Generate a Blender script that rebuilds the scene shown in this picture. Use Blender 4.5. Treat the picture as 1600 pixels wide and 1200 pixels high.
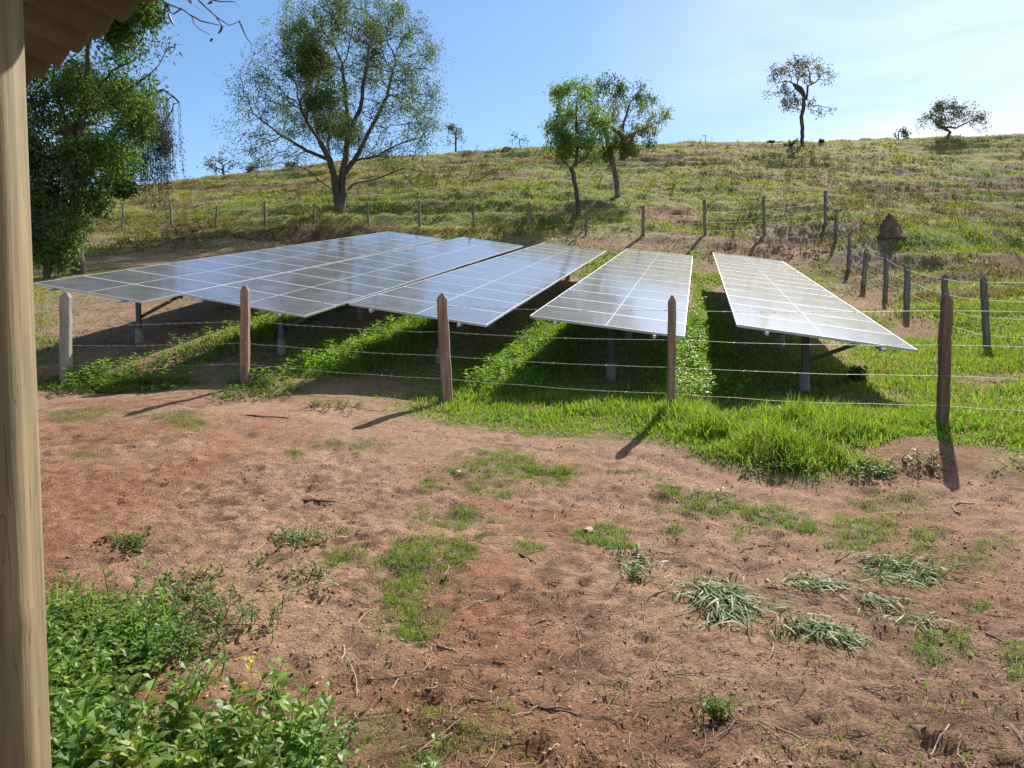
import bpy, math, random
import numpy as np
from mathutils import Vector, Matrix

R = math.radians
rng = np.random.default_rng(7)
random.seed(7)
SC = bpy.context.scene
for o in list(bpy.data.objects):
    bpy.data.objects.remove(o)
COL = SC.collection

# ------------------------------------------------------------------ camera, world, sun
FPX, PITCH, CAMZ = 1160.0, R(4.0), 1.6
cd = bpy.data.cameras.new('camera')
cam = bpy.data.objects.new('camera', cd)
COL.objects.link(cam)
cam.location = (0, 0, CAMZ)
cam.rotation_euler = (R(90) - PITCH, 0, 0)
cd.sensor_width = 36.0
cd.lens = 36.0 * FPX / 1600.0
cd.clip_start, cd.clip_end = 0.05, 2000
SC.camera = cam
SC.render.resolution_x, SC.render.resolution_y = 1024, 768

SUN_AZ, SUN_EL = R(27.4), R(41.0)
world = bpy.data.worlds.new('World')
SC.world = world
world.use_nodes = True
wn, wl = world.node_tree.nodes, world.node_tree.links
wn.clear()
sky = wn.new('ShaderNodeTexSky')
sky.sky_type = 'NISHITA'
sky.sun_disc = False
sky.sun_elevation, sky.sun_rotation = SUN_EL, SUN_AZ
sky.altitude = 600
sky.air_density, sky.dust_density, sky.ozone_density = 1.0, 0.4, 2.2
tc = wn.new('ShaderNodeTexCoord')
mp = wn.new('ShaderNodeMapping'); mp.vector_type = 'POINT'
mp.inputs['Rotation'].default_value = (0, R(18), R(20))
mp.inputs['Scale'].default_value = (1.6, 3.0, 6.5)
nz = wn.new('ShaderNodeTexNoise'); nz.inputs['Scale'].default_value = 1.3
nz.inputs['Detail'].default_value = 7; nz.inputs['Roughness'].default_value = 0.55
nz.inputs['Distortion'].default_value = 0.4
rp = wn.new('ShaderNodeValToRGB')
rp.color_ramp.elements[0].position = 0.28; rp.color_ramp.elements[1].position = 0.68
sx = wn.new('ShaderNodeSeparateXYZ')
mr = wn.new('ShaderNodeMapRange'); mr.inputs['From Min'].default_value = 0.08; mr.inputs['From Max'].default_value = 0.50
mr.inputs['To Min'].default_value = 0.04; mr.inputs['To Max'].default_value = .84
mu = wn.new('ShaderNodeMath'); mu.operation = 'MULTIPLY'
mx = wn.new('ShaderNodeMix'); mx.data_type = 'RGBA'
mx.inputs[7].default_value = (8.2, 8.9, 9.4, 1)
bg = wn.new('ShaderNodeBackground'); bg.inputs['Strength'].default_value = 0.088
wo = wn.new('ShaderNodeOutputWorld')
wl.new(tc.outputs['Generated'], mp.inputs['Vector']); wl.new(mp.outputs[0], nz.inputs['Vector'])
wl.new(nz.outputs['Fac'], rp.inputs['Fac']); wl.new(tc.outputs['Generated'], sx.inputs[0])
wl.new(sx.outputs['X'], mr.inputs['Value']); wl.new(rp.outputs['Color'], mu.inputs[0])
wl.new(mr.outputs[0], mu.inputs[1]); wl.new(mu.outputs[0], mx.inputs[0])
hs = wn.new('ShaderNodeHueSaturation'); hs.inputs['Saturation'].default_value = 1.16
wl.new(sky.outputs[0], hs.inputs['Color']); wl.new(hs.outputs[0], mx.inputs[6]); wl.new(mx.outputs[2], bg.inputs['Color'])
wl.new(bg.outputs[0], wo.inputs['Surface'])

sd = bpy.data.lights.new('sun', 'SUN')
sd.energy, sd.angle, sd.color = 5.0, R(0.53), (1.0, 0.95, 0.87)
sun = bpy.data.objects.new('sun', sd); COL.objects.link(sun)
SD = Vector((math.sin(SUN_AZ) * math.cos(SUN_EL), math.cos(SUN_AZ) * math.cos(SUN_EL), math.sin(SUN_EL)))
sun.rotation_euler = SD.to_track_quat('Z', 'Y').to_euler()
sun.location = SD * 60
SC.view_settings.view_transform = 'Standard'
SC.view_settings.look = 'None'
SC.view_settings.exposure = 0.82
SC.view_settings.gamma = 1
SC.render.engine = 'CYCLES'
SC.cycles.max_bounces = 8
SC.cycles.diffuse_bounces = 3
SC.cycles.transparent_max_bounces = 8

# ------------------------------------------------------------------ numeric helpers
def ray(px, py):
    x = (px - 800) / FPX; yc = (py - 600) / FPX
    return np.array([x, math.cos(PITCH) - yc * math.sin(PITCH), -math.sin(PITCH) - yc * math.cos(PITCH)])
def P(px, py, d):
    """the place that lies d metres ahead in direction (px, py)"""
    r = ray(px, py)
    return np.array([0, 0, CAMZ]) + r * (d / r[1])
def sstep(a, b, x):
    t = np.clip((x - a) / (b - a), 0, 1); return t * t * (3 - 2 * t)
def _hash(ix, iy, s):
    h = (ix.astype(np.int64) * 374761393 + iy.astype(np.int64) * 668265263 + s * 1442695041) & 0xffffffff
    h = ((h ^ (h >> 13)) * 1274126177) & 0xffffffff
    return ((h ^ (h >> 16)) & 0xffff) / 65535.0
def vn(x, y, s=0):
    ix, iy = np.floor(x), np.floor(y); fx, fy = x - ix, y - iy
    fx = fx * fx * fx * (fx * (fx * 6 - 15) + 10); fy = fy * fy * fy * (fy * (fy * 6 - 15) + 10)
    a = _hash(ix, iy, s); b = _hash(ix + 1, iy, s); c = _hash(ix, iy + 1, s); d = _hash(ix + 1, iy + 1, s)
    return (a + (b - a) * fx) * (1 - fy) + (c + (d - c) * fx) * fy
def fbm(x, y, s=0, o=4, g=0.5):
    v = 0; a = 1; t = 0
    for i in range(o):
        v = v + a * vn(x * 2 ** i + 17.3 * i, y * 2 ** i - 9.1 * i, s + i); t += a; a *= g
    return v / t

# ------------------------------------------------------------------ terrain
CP = [(0, 0, 0), (-3, 0, 0), (3, 0, 0), (0, -8, -.5), (-12, -6, -.3), (12, -6, -.4), (0, 4, .02), (-4, 6, .22), (4, 5, .10), (0, 7, .27), (8, 5, .15), (-9, 8, .45),
      (25, 0, 0.2), (-25, 0, 0.2), (25, 8, 1.2), (-25, 12, 1.6)]
def cp(px, py, d): CP.append(tuple(P(px, py, d)))
for a in [(103, 600, 12.1), (383, 600, 11.2), (699, 626, 10.3), (1049, 652, 9.16), (1473, 678, 8.0),
          (175, 556, 13.6), (407, 570, 12.7), (668, 586, 12.1), (952, 608, 11.4), (1275, 628, 10.5),
          (1545, 552, 14.3), (1476, 524, 17.3), (1417, 487, 20), (1384, 474, 22.5), (1352, 447, 25), (1327, 428, 27.5), (1307, 376, 31.5), (1290, 348, 35),
          (268, 355, 41), (336, 352, 40), (415, 350, 39), (490, 350, 38), (574, 356, 37), (655, 360, 35.5), (740, 366, 34), (825, 366, 33.6), (915, 368, 33), (1005, 371, 32.6), (1103, 368, 33), (1193, 365, 34),
          (528, 326, 41), (905, 344, 37), (965, 309, 44), (1388, 372, 30), (150, 385, 34), (60, 402, 29),
          (1600, 590, 11), (1600, 500, 17), (1600, 400, 30), (1600, 300, 52), (1400, 330, 42), (1250, 280, 52), (700, 285, 52), (400, 300, 60),
          (200, 312, 92), (350, 287, 86), (450, 264, 82), (600, 248, 78), (730, 238, 76), (850, 231, 75), (1050, 226, 74), (1250, 224, 73), (1450, 219, 73), (1600, 213, 74)]:
    cp(*a)
for px, dz in ((200, -4), (500, -3), (800, -2), (1050, -2), (1300, -2), (1600, -2)):
    q = P(px, 300, 120); CP.append((q[0], 120, {200: 13, 500: 18, 800: 20, 1050: 21, 1300: 21.5, 1600: 22}[px]))
CP += [(-90, 40, 9), (90, 40, 14), (-100, 120, 8), (110, 120, 22), (80, 75, 22), (-80, 80, 11), (0, 200, 8), (-120, 200, 0), (120, 200, 10), (40, 22, 4.5), (-45, 25, 5)]
# under the tables the ground runs parallel to them
TABLES = [((-8.648, 13.514, 2.487), (0.9642, -0.2148, -0.1553), (0.2419, 0.9526, 0.1845)),
          ((-5.555, 12.535, 2.249), (0.9646, -0.2049, -0.1663), (0.2339, 0.9557, 0.1789)),
          ((-2.597, 11.884, 2.062), (0.9659, -0.2083, -0.1538), (0.2339, 0.9568, 0.1729)),
          ((0.269, 11.151, 1.848), (0.9672, -0.2161, -0.1335), (0.2369, 0.9569, 0.1678)),
          ((3.06, 10.129, 1.706), (0.9662, -0.2123, -0.1462), (0.2351, 0.9585, 0.1616))]
TW, NM, MW = 2.28, 14, 1.134
MP = MW + 0.02
TL = NM * MP - 0.02
for o, a, b in TABLES:
    for v in (5.5, 10.5, 16.2):
        q = np.array(o) + np.array(a) * 1.1 + np.array(b) * v
        CP.append((q[0], q[1], q[2] - 1.02))
CPa = np.array(CP, float)
def _U(r2): return np.where(r2 > 1e-9, r2 * np.log(np.maximum(r2, 1e-9)), 0)
_n = len(CPa); _S = 20.0
_X = CPa[:, :2] / _S
_K = _U(((_X[:, None] - _X[None]) ** 2).sum(2)) + np.eye(_n) * 0.0006
_A = np.zeros((_n + 3, _n + 3)); _A[:_n, :_n] = _K; _A[:_n, _n] = 1; _A[:_n, _n + 1:] = _X; _A[_n, :_n] = 1; _A[_n + 1:, :_n] = _X.T
_w = np.linalg.solve(_A, np.r_[CPa[:, 2], 0, 0, 0])
def base_h(x, y):
    x = np.asarray(x, float); y = np.asarray(y, float); sh = x.shape
    xf, yf = x.ravel() / _S, y.ravel() / _S
    z = _w[_n] + _w[_n + 1] * xf + _w[_n + 2] * yf
    for i in range(_n):
        z += _w[i] * _U((xf - _X[i, 0]) ** 2 + (yf - _X[i, 1]) ** 2)
    return z.reshape(sh)
_D = np.geomspace(1.5, 160, 900)
def G(px, py):
    """where the sight line through (px, py) meets the ground"""
    r = ray(px, py); t = _D / r[1]
    X, Y, Z = r[0] * t, r[1] * t, CAMZ + r[2] * t
    s = base_h(X, Y) - Z
    k = np.argmax(s > 0)
    if s[k] <= 0: k = len(_D) - 1
    f = 0 if k == 0 else -s[k - 1] / (s[k] - s[k - 1] + 1e-9)
    k0 = max(k - 1, 0)
    return np.array([X[k0] + (X[k] - X[k0]) * f, Y[k0] + (Y[k] - Y[k0]) * f])

BL = [(-60, 628), (60, 621), (200, 611), (330, 608), (450, 620), (560, 640), (620, 655), (700, 668), (800, 678), (900, 692), (1000, 692), (1050, 705), (1150, 738), (1280, 760), (1350, 755), (1420, 748), (1500, 748), (1600, 762), (1750, 780)]
_bl = np.array([G(*b) for b in BL]); _bl = _bl[np.argsort(_bl[:, 0])]
def ybound(x): return np.interp(x, _bl[:, 0], _bl[:, 1]) + 0.25 * (fbm(x * 1.5, x * 0 + 3, 5) - .5) + .12 * (vn(x * 9, x * 0, 8) - .5)

# patches: (px, py, rx, ry, strength) in the picture -> ellipses on the ground
def ell(lst):
    out = []
    for a in lst:
        px, py, rx, ry = a[:4]
        c = G(px, py); n = G(px, py + ry); f = G(px, py - ry)
        d = c[1]
        out.append((c[0], c[1], rx * d / FPX, max((np.hypot(*(f - n))) / 2, .03), c[0] / c[1], a[4] if len(a) > 4 else 1.0))
    return out
def emask(lst, x, y, soft=.35, jit=.5, js=3.0):
    m = np.zeros_like(x)
    for cx, cy, rx, ry, k, s in lst:
        sel = (np.abs(y - cy) < ry * 1.8) & (np.abs(x - cx) < (rx + ry * abs(k)) * 1.8)
        if not sel.any(): continue
        dx, dy = x[sel] - cx, y[sel] - cy
        e = np.hypot((dx - k * dy) / rx, dy / ry)
        fr = js / max(min(rx, ry), .05) * .35
        e = e + jit * (fbm(x[sel] * fr, y[sel] * fr, 31, 3) - .5) * 2
        v = s * (1 - sstep(1 - soft, 1 + soft, e))
        m[sel] = np.maximum(m[sel], v)
    return m
SHORT = ell([(810, 728, 80, 20), (860, 742, 30, 10), (640, 893, 58, 40), (706, 855, 38, 24), (640, 972, 42, 24), (715, 804, 50, 13), (778, 765, 28, 7), (820, 860, 24, 9), (945, 838, 32, 14), (905, 834, 18, 8), (965, 852, 22, 8),
             (1110, 783, 55, 12), (1200, 805, 48, 18), (1150, 795, 40, 9), (1330, 826, 55, 18), (1240, 818, 30, 9), (1060, 826, 16, 9), (1155, 832, 14, 6), (985, 736, 24, 4), (1357, 780, 26, 8), (1410, 782, 36, 12, .7), (1475, 1014, 38, 21), (1592, 1030, 22, 20),
             (1415, 888, 60, 22, .75), (1450, 836, 22, 14), (1555, 850, 30, 7), (1515, 872, 28, 8), (1525, 945, 16, 9), (1045, 767, 20, 7), (675, 752, 16, 9), (712, 733, 10, 4),
             (130, 648, 48, 7, .7), (290, 659, 36, 12, .8), (560, 695, 34, 7, .7), (460, 703, 12, 5), (130, 710, 22, 9, .6), (535, 868, 24, 12), (542, 832, 14, 7), (650, 1150, 75, 40, .55), (745, 1150, 55, 30, .5), (1030, 745, 20, 4, .6), (500, 690, 20, 5, .4), (1275, 905, 16, 8, .5), (1380, 965, 20, 8, .5)])
WEEDP = ell([(205, 848, 27, 11), (470, 846, 34, 16), (470, 903, 50, 18, .6), (395, 885, 20, 9, .6), (250, 602, 50, 9), (130, 603, 80, 13), (390, 618, 70, 9, .8), (440, 605, 40, 8, .6), (520, 636, 50, 7, .6), (600, 640, 0.1, 0.1), (1100, 770, 20, 7, .5), (300, 925, 60, 24, .8), (1450, 738, 40, 9, .7), (1585, 745, 40, 12, .35), (1370, 745, 40, 8, .6), (1230, 735, 60, 12, .6), (390, 600, 30, 7)])
BARE = ell([(1450, 722, 110, 20), (1345, 712, 50, 14, .8), (1230, 690, 30, 10, .5), (1130, 700, 25, 8, .4), (1180, 395, 60, 12, .9), (1265, 395, 45, 12, .9), (1360, 472, 40, 14, .8), (1430, 517, 36, 17, .9), (1045, 335, 45, 14, 1), (130, 375, 45, 8, .8), (560, 600, 80, 14, .5), (480, 625, 60, 10, .5), (700, 600, 60, 16, .4), (960, 385, 60, 8, .6), (860, 640, 40, 8, .4), (1110, 415, 30, 14, .7), (250, 585, 70, 18, .8), (1540, 330, 30, 5, .5), (1500, 690, 60, 8, .5)])
DEAD = ell([(1230, 375, 120, 22, 1), (1350, 430, 55, 45, .9), (980, 375, 170, 16, .8), (1390, 480, 50, 30, .6), (200, 500, 150, 55, .75), (350, 400, 260, 30, .7), (1560, 690, 40, 14, .4), (1310, 470, 50, 30, .7), (1550, 600, 60, 12, .7)])

def table_uv(x, y, i):
    o, a, b = TABLES[i]
    a2, b2 = np.array(a[:2]), np.array(b[:2])
    M = np.linalg.inv(np.array([a2, b2]).T)
    dx, dy = x - o[0], y - o[1]
    return M[0, 0] * dx + M[0, 1] * dy, M[1, 0] * dx + M[1, 1] * dy

def zones(x, y):
    """cover, height, dryness, weed for every place"""
    x = np.asarray(x, float); y = np.asarray(y, float)
    yb = ybound(x)
    back = sstep(-.12, .25, y - yb)
    n1 = fbm(x * .9, y * .9, 3); n2 = fbm(x * 3.1, y * 3.1, 9)
    cover = back * (0.55 + 0.9 * n1)
    left = 1 - sstep(-2.2, 0.3, x + .12 * (y - 10))
    nearleft = left * (1 - sstep(.2, 1.6, y - yb))
    nearleft = left * (1 - sstep(1.6, 3.2, y - yb))
    cover = cover * (1 - .72 * nearleft)
    h = .05 + .13 * n1 * back
    dry = .10 + .35 * n2 * back
    dry = np.maximum(dry, left * sstep(13.5, 17, y) * .5)
    mown = (1 - sstep(-3.0, -1.5, x - .24 * (y - 12))) * sstep(13.5, 17, y) * (1 - sstep(36, 41, y))
    h = h * (1 - .55 * mown); cover = np.maximum(cover * (1 - .2 * mown), mown * .62)
    weed = np.zeros_like(x)
    for i in range(5):
        u, v = table_uv(x, y, i)
        ins = sstep(-.25, .05, u) * (1 - sstep(2.25, 2.5, u)) * sstep(-.1, .5, v) * (1 - sstep(15.6, 16.6, v))
        cover = cover * (1 - (.45 + .35 * sstep(4, 9, v) + .25 * (fbm(x * .8, y * .8, 27, 2) - .5)) * ins); h = h * (1 - .3 * ins)
        if i > 0:
            gap = sstep(-1.35, -.9, u) * (1 - sstep(-.05, .35, u)) * sstep(-1.2 if i < 4 else -.6, .4, v) * (1 - sstep(7, 12, v))
            weed = np.maximum(weed, gap * (.5 if i == 1 else 1))
            cover = np.maximum(cover, gap * .95)
            h = h + gap * .12
            dry = dry * (1 - gap)
    hill = sstep(27, 34, y + np.maximum(0, x - 7) * 1.6)
    rt = sstep(6.2, 8.2, x - .25 * (y - 8))
    dead = emask(DEAD, x, y, .5, .4)
    bare = emask(BARE, x, y, .4, .5)
    cover = np.maximum(cover, np.maximum(hill, rt * back) * .9)
    cover = cover * (1 - .9 * bare) * (1 - .6 * dead); h = h * (1 - .4 * dead)
    # the hill: green and straw coloured drifts along the contours
    hz = base_h(x, y) if x.size < 9000000 else y * .3
    drift = fbm(x * .07 + 3, hz * .55 + y * .02, 41, 5, .6)
    dry = np.where(hill > .01, dry * (1 - hill) + hill * np.clip(.0 + 1.5 * (drift - .33) + .3 * sstep(40, 75, y), 0, 1), dry)
    dry = np.where(rt * (1 - hill) > .01, dry * (1 - rt) + rt * np.clip(drift * .8 - .05, 0, 1), dry)
    dry = np.maximum(dry, dead)
    h = np.where(hill + rt > .5, .07 + .2 * fbm(x * .6, y * .6, 51), h)
    h = h * (.35 + .65 * sstep(0, 1.3, y - yb)) * (1 - .45 * nearleft)
    tallz = sstep(1.2, 2.2, x) * (1 - sstep(3.4, 4.2, x)) * sstep(0, .5, y - yb) * (1 - sstep(1.6, 2.4, y - yb))
    h = h + tallz * .11 * (.25 + .75 * sstep(.1, .9, y - yb)) * (1 - sstep(3.6, 4.6, x) * (1 - sstep(7.2, 8.2, y))) * (.1 + 1.8 * sstep(.3, .7, n2))
    h = h * (1 - .6 * bare)
    edge = 1 - sstep(.15, 1.1, y - yb); cover = cover * (1 - .55 * edge * sstep(.42, .58, n2))
    cover = np.maximum(cover, tallz * .85 * (1 - bare) * (.55 + .9 * sstep(.35, .6, n2)))
    rlow = sstep(3.5, 4.2, x) * (1 - sstep(7.0, 7.7, y)); h = h * (1 - .6 * rlow); cover = cover * (1 - .5 * rlow)
    mid = sstep(-1.6, -.4, x) * (1 - sstep(5, 6, x)) * sstep(0, .2, y - yb) * (1 - sstep(2.2, 3.2, y - yb))
    cover = np.maximum(cover, mid * .75 * (1 - .9 * bare) * (.5 + .8 * sstep(.35, .55, n2)) * (1 - .5 * edge) * (1 - .5 * rlow)); dry = dry * (1 - .7 * mid)
    tr_ = hill * sstep(.70, .95, np.sin((hz + .9 * fbm(x * .09, y * .09, 71, 3)) * 4.2)) * sstep(.42, .6, fbm(x * .05, y * .08, 77, 3)) 
    bare = np.maximum(bare, .65 * tr_); cover = cover * (1 - .6 * tr_)
    # yard
    sh = emask(SHORT, x, y, .75, 1.1) * .7; wd = emask(WEEDP, x, y)
    cover = np.maximum(cover, sh); h = np.where(sh > .2, np.maximum(.035, h * .4), h)
    h = np.where((y < yb + .25), np.minimum(h, .05 + .05 * n2), h)
    dry = np.where(sh > .3, .05, dry)
    weed = np.maximum(weed, wd)
    return np.clip(cover, 0, 1), h, np.clip(dry, 0, 1), weed, bare, hill, dead

def hoof(x, y):
    z = np.zeros_like(x)
    r = np.random.default_rng(3)
    for k in range(520):
        cx, cy = r.uniform(-5.5, 6.5), r.uniform(1.6, 8.5)
        a, s, dpt = r.uniform(0, 6.28), r.uniform(.035, .08), r.uniform(.008, .028)
        m = (np.abs(x - cx) < .3) & (np.abs(y - cy) < .3)
        dx, dy = x[m] - cx, y[m] - cy
        u, v = dx * math.cos(a) + dy * math.sin(a), -dx * math.sin(a) + dy * math.cos(a)
        e = (u / (s * 1.5)) ** 2 + (v / s) ** 2
        z[m] += -dpt * np.exp(-e) + dpt * .5 * np.exp(-(np.sqrt(e) - 1.7) ** 2 * 3)
    return z
def ground_h(x, y, detail=True):
    x = np.asarray(x, float); y = np.asarray(y, float)
    z = base_h(x, y)
    far = sstep(24, 38, y + np.maximum(0, x - 8))
    yb = ybound(x)
    back = sstep(-.15, .3, y - yb)
    z = z + (fbm(x * .8, y * .8, 61, 4) - .5) * .10 * (1 - far) + .07 * back * sstep(0, 3, x) * (1 - sstep(8, 14, y))
    # trodden, cloddy soil in the yard
    yard = 1 - back
    rough = (.35 + 1.1 * fbm(x * .5 + 4, y * .5, 67, 2)) * (.35 + .9 * sstep(.6, 3.2, yb - y))
    z = z + yard * rough * ((fbm(x * 4.2, y * 4.8, 62, 5, .7) - .5) * .07 + (np.abs(fbm(x * 11, y * 12, 63, 3, .6) - .5)) * -.06 + (fbm(x * 22, y * 22, 66, 2) - .5) * .012)
    rut = ybound(x) - y
    z = z - .03 * np.exp(-((rut - .55) / .16) ** 2) * sstep(-1, 2, x) - .025 * np.exp(-((rut - 1.9) / .2) ** 2)
    hz = base_h(x, y) if False else z
    terr = np.sin((hz + .9 * fbm(x * .09, y * .09, 71, 3)) * 6.5)
    z = z + far * ((fbm(x * .22, y * .30, 72, 5, .55) - .5) * .75 + .15 * terr * sstep(.3, .6, fbm(x * .1, y * .1, 79, 2)) + (fbm(x * .9, y * 1.1, 75, 4) - .5) * .36)
    return z

def mesh_obj(name, verts, faces_flat, sizes, mat, parent=None, col=None, smooth=False, mats=None, fmat=None):
    """build a mesh quickly from arrays"""
    me = bpy.data.meshes.new(name)
    verts = np.ascontiguousarray(verts, dtype=np.float32)
    n = len(verts); me.vertices.add(n); me.vertices.foreach_set('co', verts.ravel())
    faces_flat = np.asarray(faces_flat, dtype=np.int32).ravel()
    if np.isscalar(sizes): sizes = np.full(len(faces_flat) // sizes, sizes, dtype=np.int32)
    me.loops.add(len(faces_flat)); me.loops.foreach_set('vertex_index', faces_flat)
    st = np.zeros(len(sizes), dtype=np.int32); st[1:] = np.cumsum(sizes)[:-1]
    me.polygons.add(len(sizes)); me.polygons.foreach_set('loop_start', st)
    try: me.polygons.foreach_set('loop_total', np.asarray(sizes, dtype=np.int32))
    except Exception: pass
    me.polygons.foreach_set('use_smooth', np.full(len(sizes), bool(smooth)))
    if col is not None:
        ca = me.attributes.new('col', 'FLOAT_COLOR', 'POINT')
        c4 = np.ones((n, 4), dtype=np.float32); c4[:, :3] = col
        ca.data.foreach_set('color', c4.ravel())
    me.update(calc_edges=True)
    for m in (mats or [mat]): me.materials.append(m)
    if fmat is not None: me.polygons.foreach_set('material_index', np.asarray(fmat, dtype=np.int32))
    ob = bpy.data.objects.new(name, me); COL.objects.link(ob)
    if parent is not None: ob.parent = parent
    return ob
def tag(o, label=None, cat=None, group=None, kind=None):
    if label: o['label'] = label
    if cat: o['category'] = cat
    if group: o['group'] = group
    if kind: o['kind'] = kind
    return o
def thing(name, label, cat, loc=(0, 0, 0), group=None):
    o = bpy.data.objects.new(name, None); COL.objects.link(o); o.location = loc; o.empty_display_size = .2
    return tag(o, label, cat, group)

# ------------------------------------------------------------------ materials
def newmat(name):
    m = bpy.data.materials.new(name); m.use_nodes = True
    return m, m.node_tree.nodes, m.node_tree.links, m.node_tree.nodes['Principled BSDF']
def noise_mat(name, c1, c2, scale=8, rough=.8, bump=.3, stretch=(1, 1, 1), metal=0.0, bscale=None, contrast=(.3, .7), dist=.02):
    m, n, l, b = newmat(name)
    t = n.new('ShaderNodeTexCoord'); mpn = n.new('ShaderNodeMapping'); mpn.inputs['Scale'].default_value = stretch
    z = n.new('ShaderNodeTexNoise'); z.inputs['Scale'].default_value = scale; z.inputs['Detail'].default_value = 8; z.inputs['Roughness'].default_value = .65
    r = n.new('ShaderNodeValToRGB'); r.color_ramp.elements[0].position, r.color_ramp.elements[1].position = contrast
    r.color_ramp.elements[0].color = (*c1, 1); r.color_ramp.elements[1].color = (*c2, 1)
    bp = n.new('ShaderNodeBump'); bp.inputs['Strength'].default_value = bump; bp.inputs['Distance'].default_value = dist
    z2 = n.new('ShaderNodeTexNoise'); z2.inputs['Scale'].default_value = bscale or scale * 2.5; z2.inputs['Detail'].default_value = 6
    l.new(t.outputs['Object'], mpn.inputs[0]); l.new(mpn.outputs[0], z.inputs['Vector']); l.new(mpn.outputs[0], z2.inputs['Vector'])
    l.new(z.outputs['Fac'], r.inputs[0]); l.new(r.outputs[0], b.inputs['Base Color'])
    l.new(z2.outputs['Fac'], bp.inputs['Height']); l.new(bp.outputs[0], b.inputs['Normal'])
    b.inputs['Roughness'].default_value = rough; b.inputs['Metallic'].default_value = metal
    return m
def leaf_mat(name, trans=.45, rough=.45, spec=.35, sat=1.0):
    m, n, l, b = newmat(name)
    a = n.new('ShaderNodeAttribute'); a.attribute_name = 'col'
    tr = n.new('ShaderNodeBsdfTranslucent'); mixs = n.new('ShaderNodeMixShader'); mixs.inputs[0].default_value = trans
    mc = n.new('ShaderNodeMix'); mc.data_type = 'RGBA'; mc.blend_type = 'MULTIPLY'; mc.inputs[0].default_value = 1; mc.inputs[7].default_value = (1.45, 1.5, .75, 1)
    l.new(a.outputs['Color'], b.inputs['Base Color']); l.new(a.outputs['Color'], mc.inputs[6]); l.new(mc.outputs[2], tr.inputs['Color'])
    b.inputs['Roughness'].default_value = rough; b.inputs['Specular IOR Level'].default_value = spec
    l.new(b.outputs[0], mixs.inputs[1]); l.new(tr.outputs[0], mixs.inputs[2]); l.new(mixs.outputs[0], n['Material Output'].inputs['Surface'])
    return m
M = {}
M['leaf'] = leaf_mat('leaf', .38, .5, .2)
M['grass'] = leaf_mat('grass_blade', .42, .55, .2)
M['weed'] = leaf_mat('weed_leaf', .48, .45, .3)
M['matt'] = leaf_mat('matt_leaf', .4, .9, .08)
M['wilt'] = leaf_mat('wilted_leaf', .2, .55, .2)
M['dry'] = leaf_mat('dry_straw', .15, .7, .2)
M['bark'] = noise_mat('bark', (.035, .026, .02), (.13, .10, .08), 3, .9, .8, (1, 1, .3), dist=.06)
M['bark2'] = noise_mat('pale_bark', (.06, .048, .038), (.2, .16, .12), 3, .9, .6, (1, 1, .3), dist=.05)
M['post'] = noise_mat('sawn_post_wood', (.15, .085, .055), (.46, .28, .185), 9, .85, .8, (3, 3, .25), dist=.01)
M['post_dark'] = noise_mat('dark_sawn_post_wood', (.10, .055, .035), (.27, .155, .095), 7, .85, .5, (3, 3, .25), dist=.01)
M['post_grey'] = noise_mat('weathered_post_wood', (.22, .18, .15), (.42, .36, .30), 7, .85, .5, (3, 3, .25), dist=.01)
M['post_old'] = noise_mat('old_post_wood', (.09, .076, .062), (.26, .22, .17), 6, .9, .6, (3, 3, .3), dist=.01)
M['wire'] = noise_mat('galvanised_wire', (.30, .30, .28), (.48, .46, .41), 20, .6, .0, metal=.35)
M['steel'] = noise_mat('galvanised_steel', (.05, .05, .05), (.10, .10, .095), 12, .5, .05, metal=.3)
M['alu'] = noise_mat('aluminium', (.52, .52, .53), (.62, .62, .63), 14, .6, .02, metal=.25)
M['back'] = noise_mat('backsheet', (.35, .35, .36), (.4, .4, .4), 4, .6, .0)
M['concrete'] = noise_mat('concrete', (.18, .17, .15), (.33, .31, .28), 9, .9, .4, dist=.01)
M['termite'] = noise_mat('termite_earth', (.12, .062, .038), (.24, .13, .08), 5, .95, .9, dist=.06)
M['pod'] = noise_mat('seed_pod', (.03, .02, .015), (.07, .045, .03), 9, .6, .2)
M['stick'] = noise_mat('dead_stick', (.14, .09, .06), (.36, .27, .18), 12, .85, .4)
M['stick_dark'] = noise_mat('dark_stick', (.05, .03, .022), (.14, .09, .06), 12, .85, .4)

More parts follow.
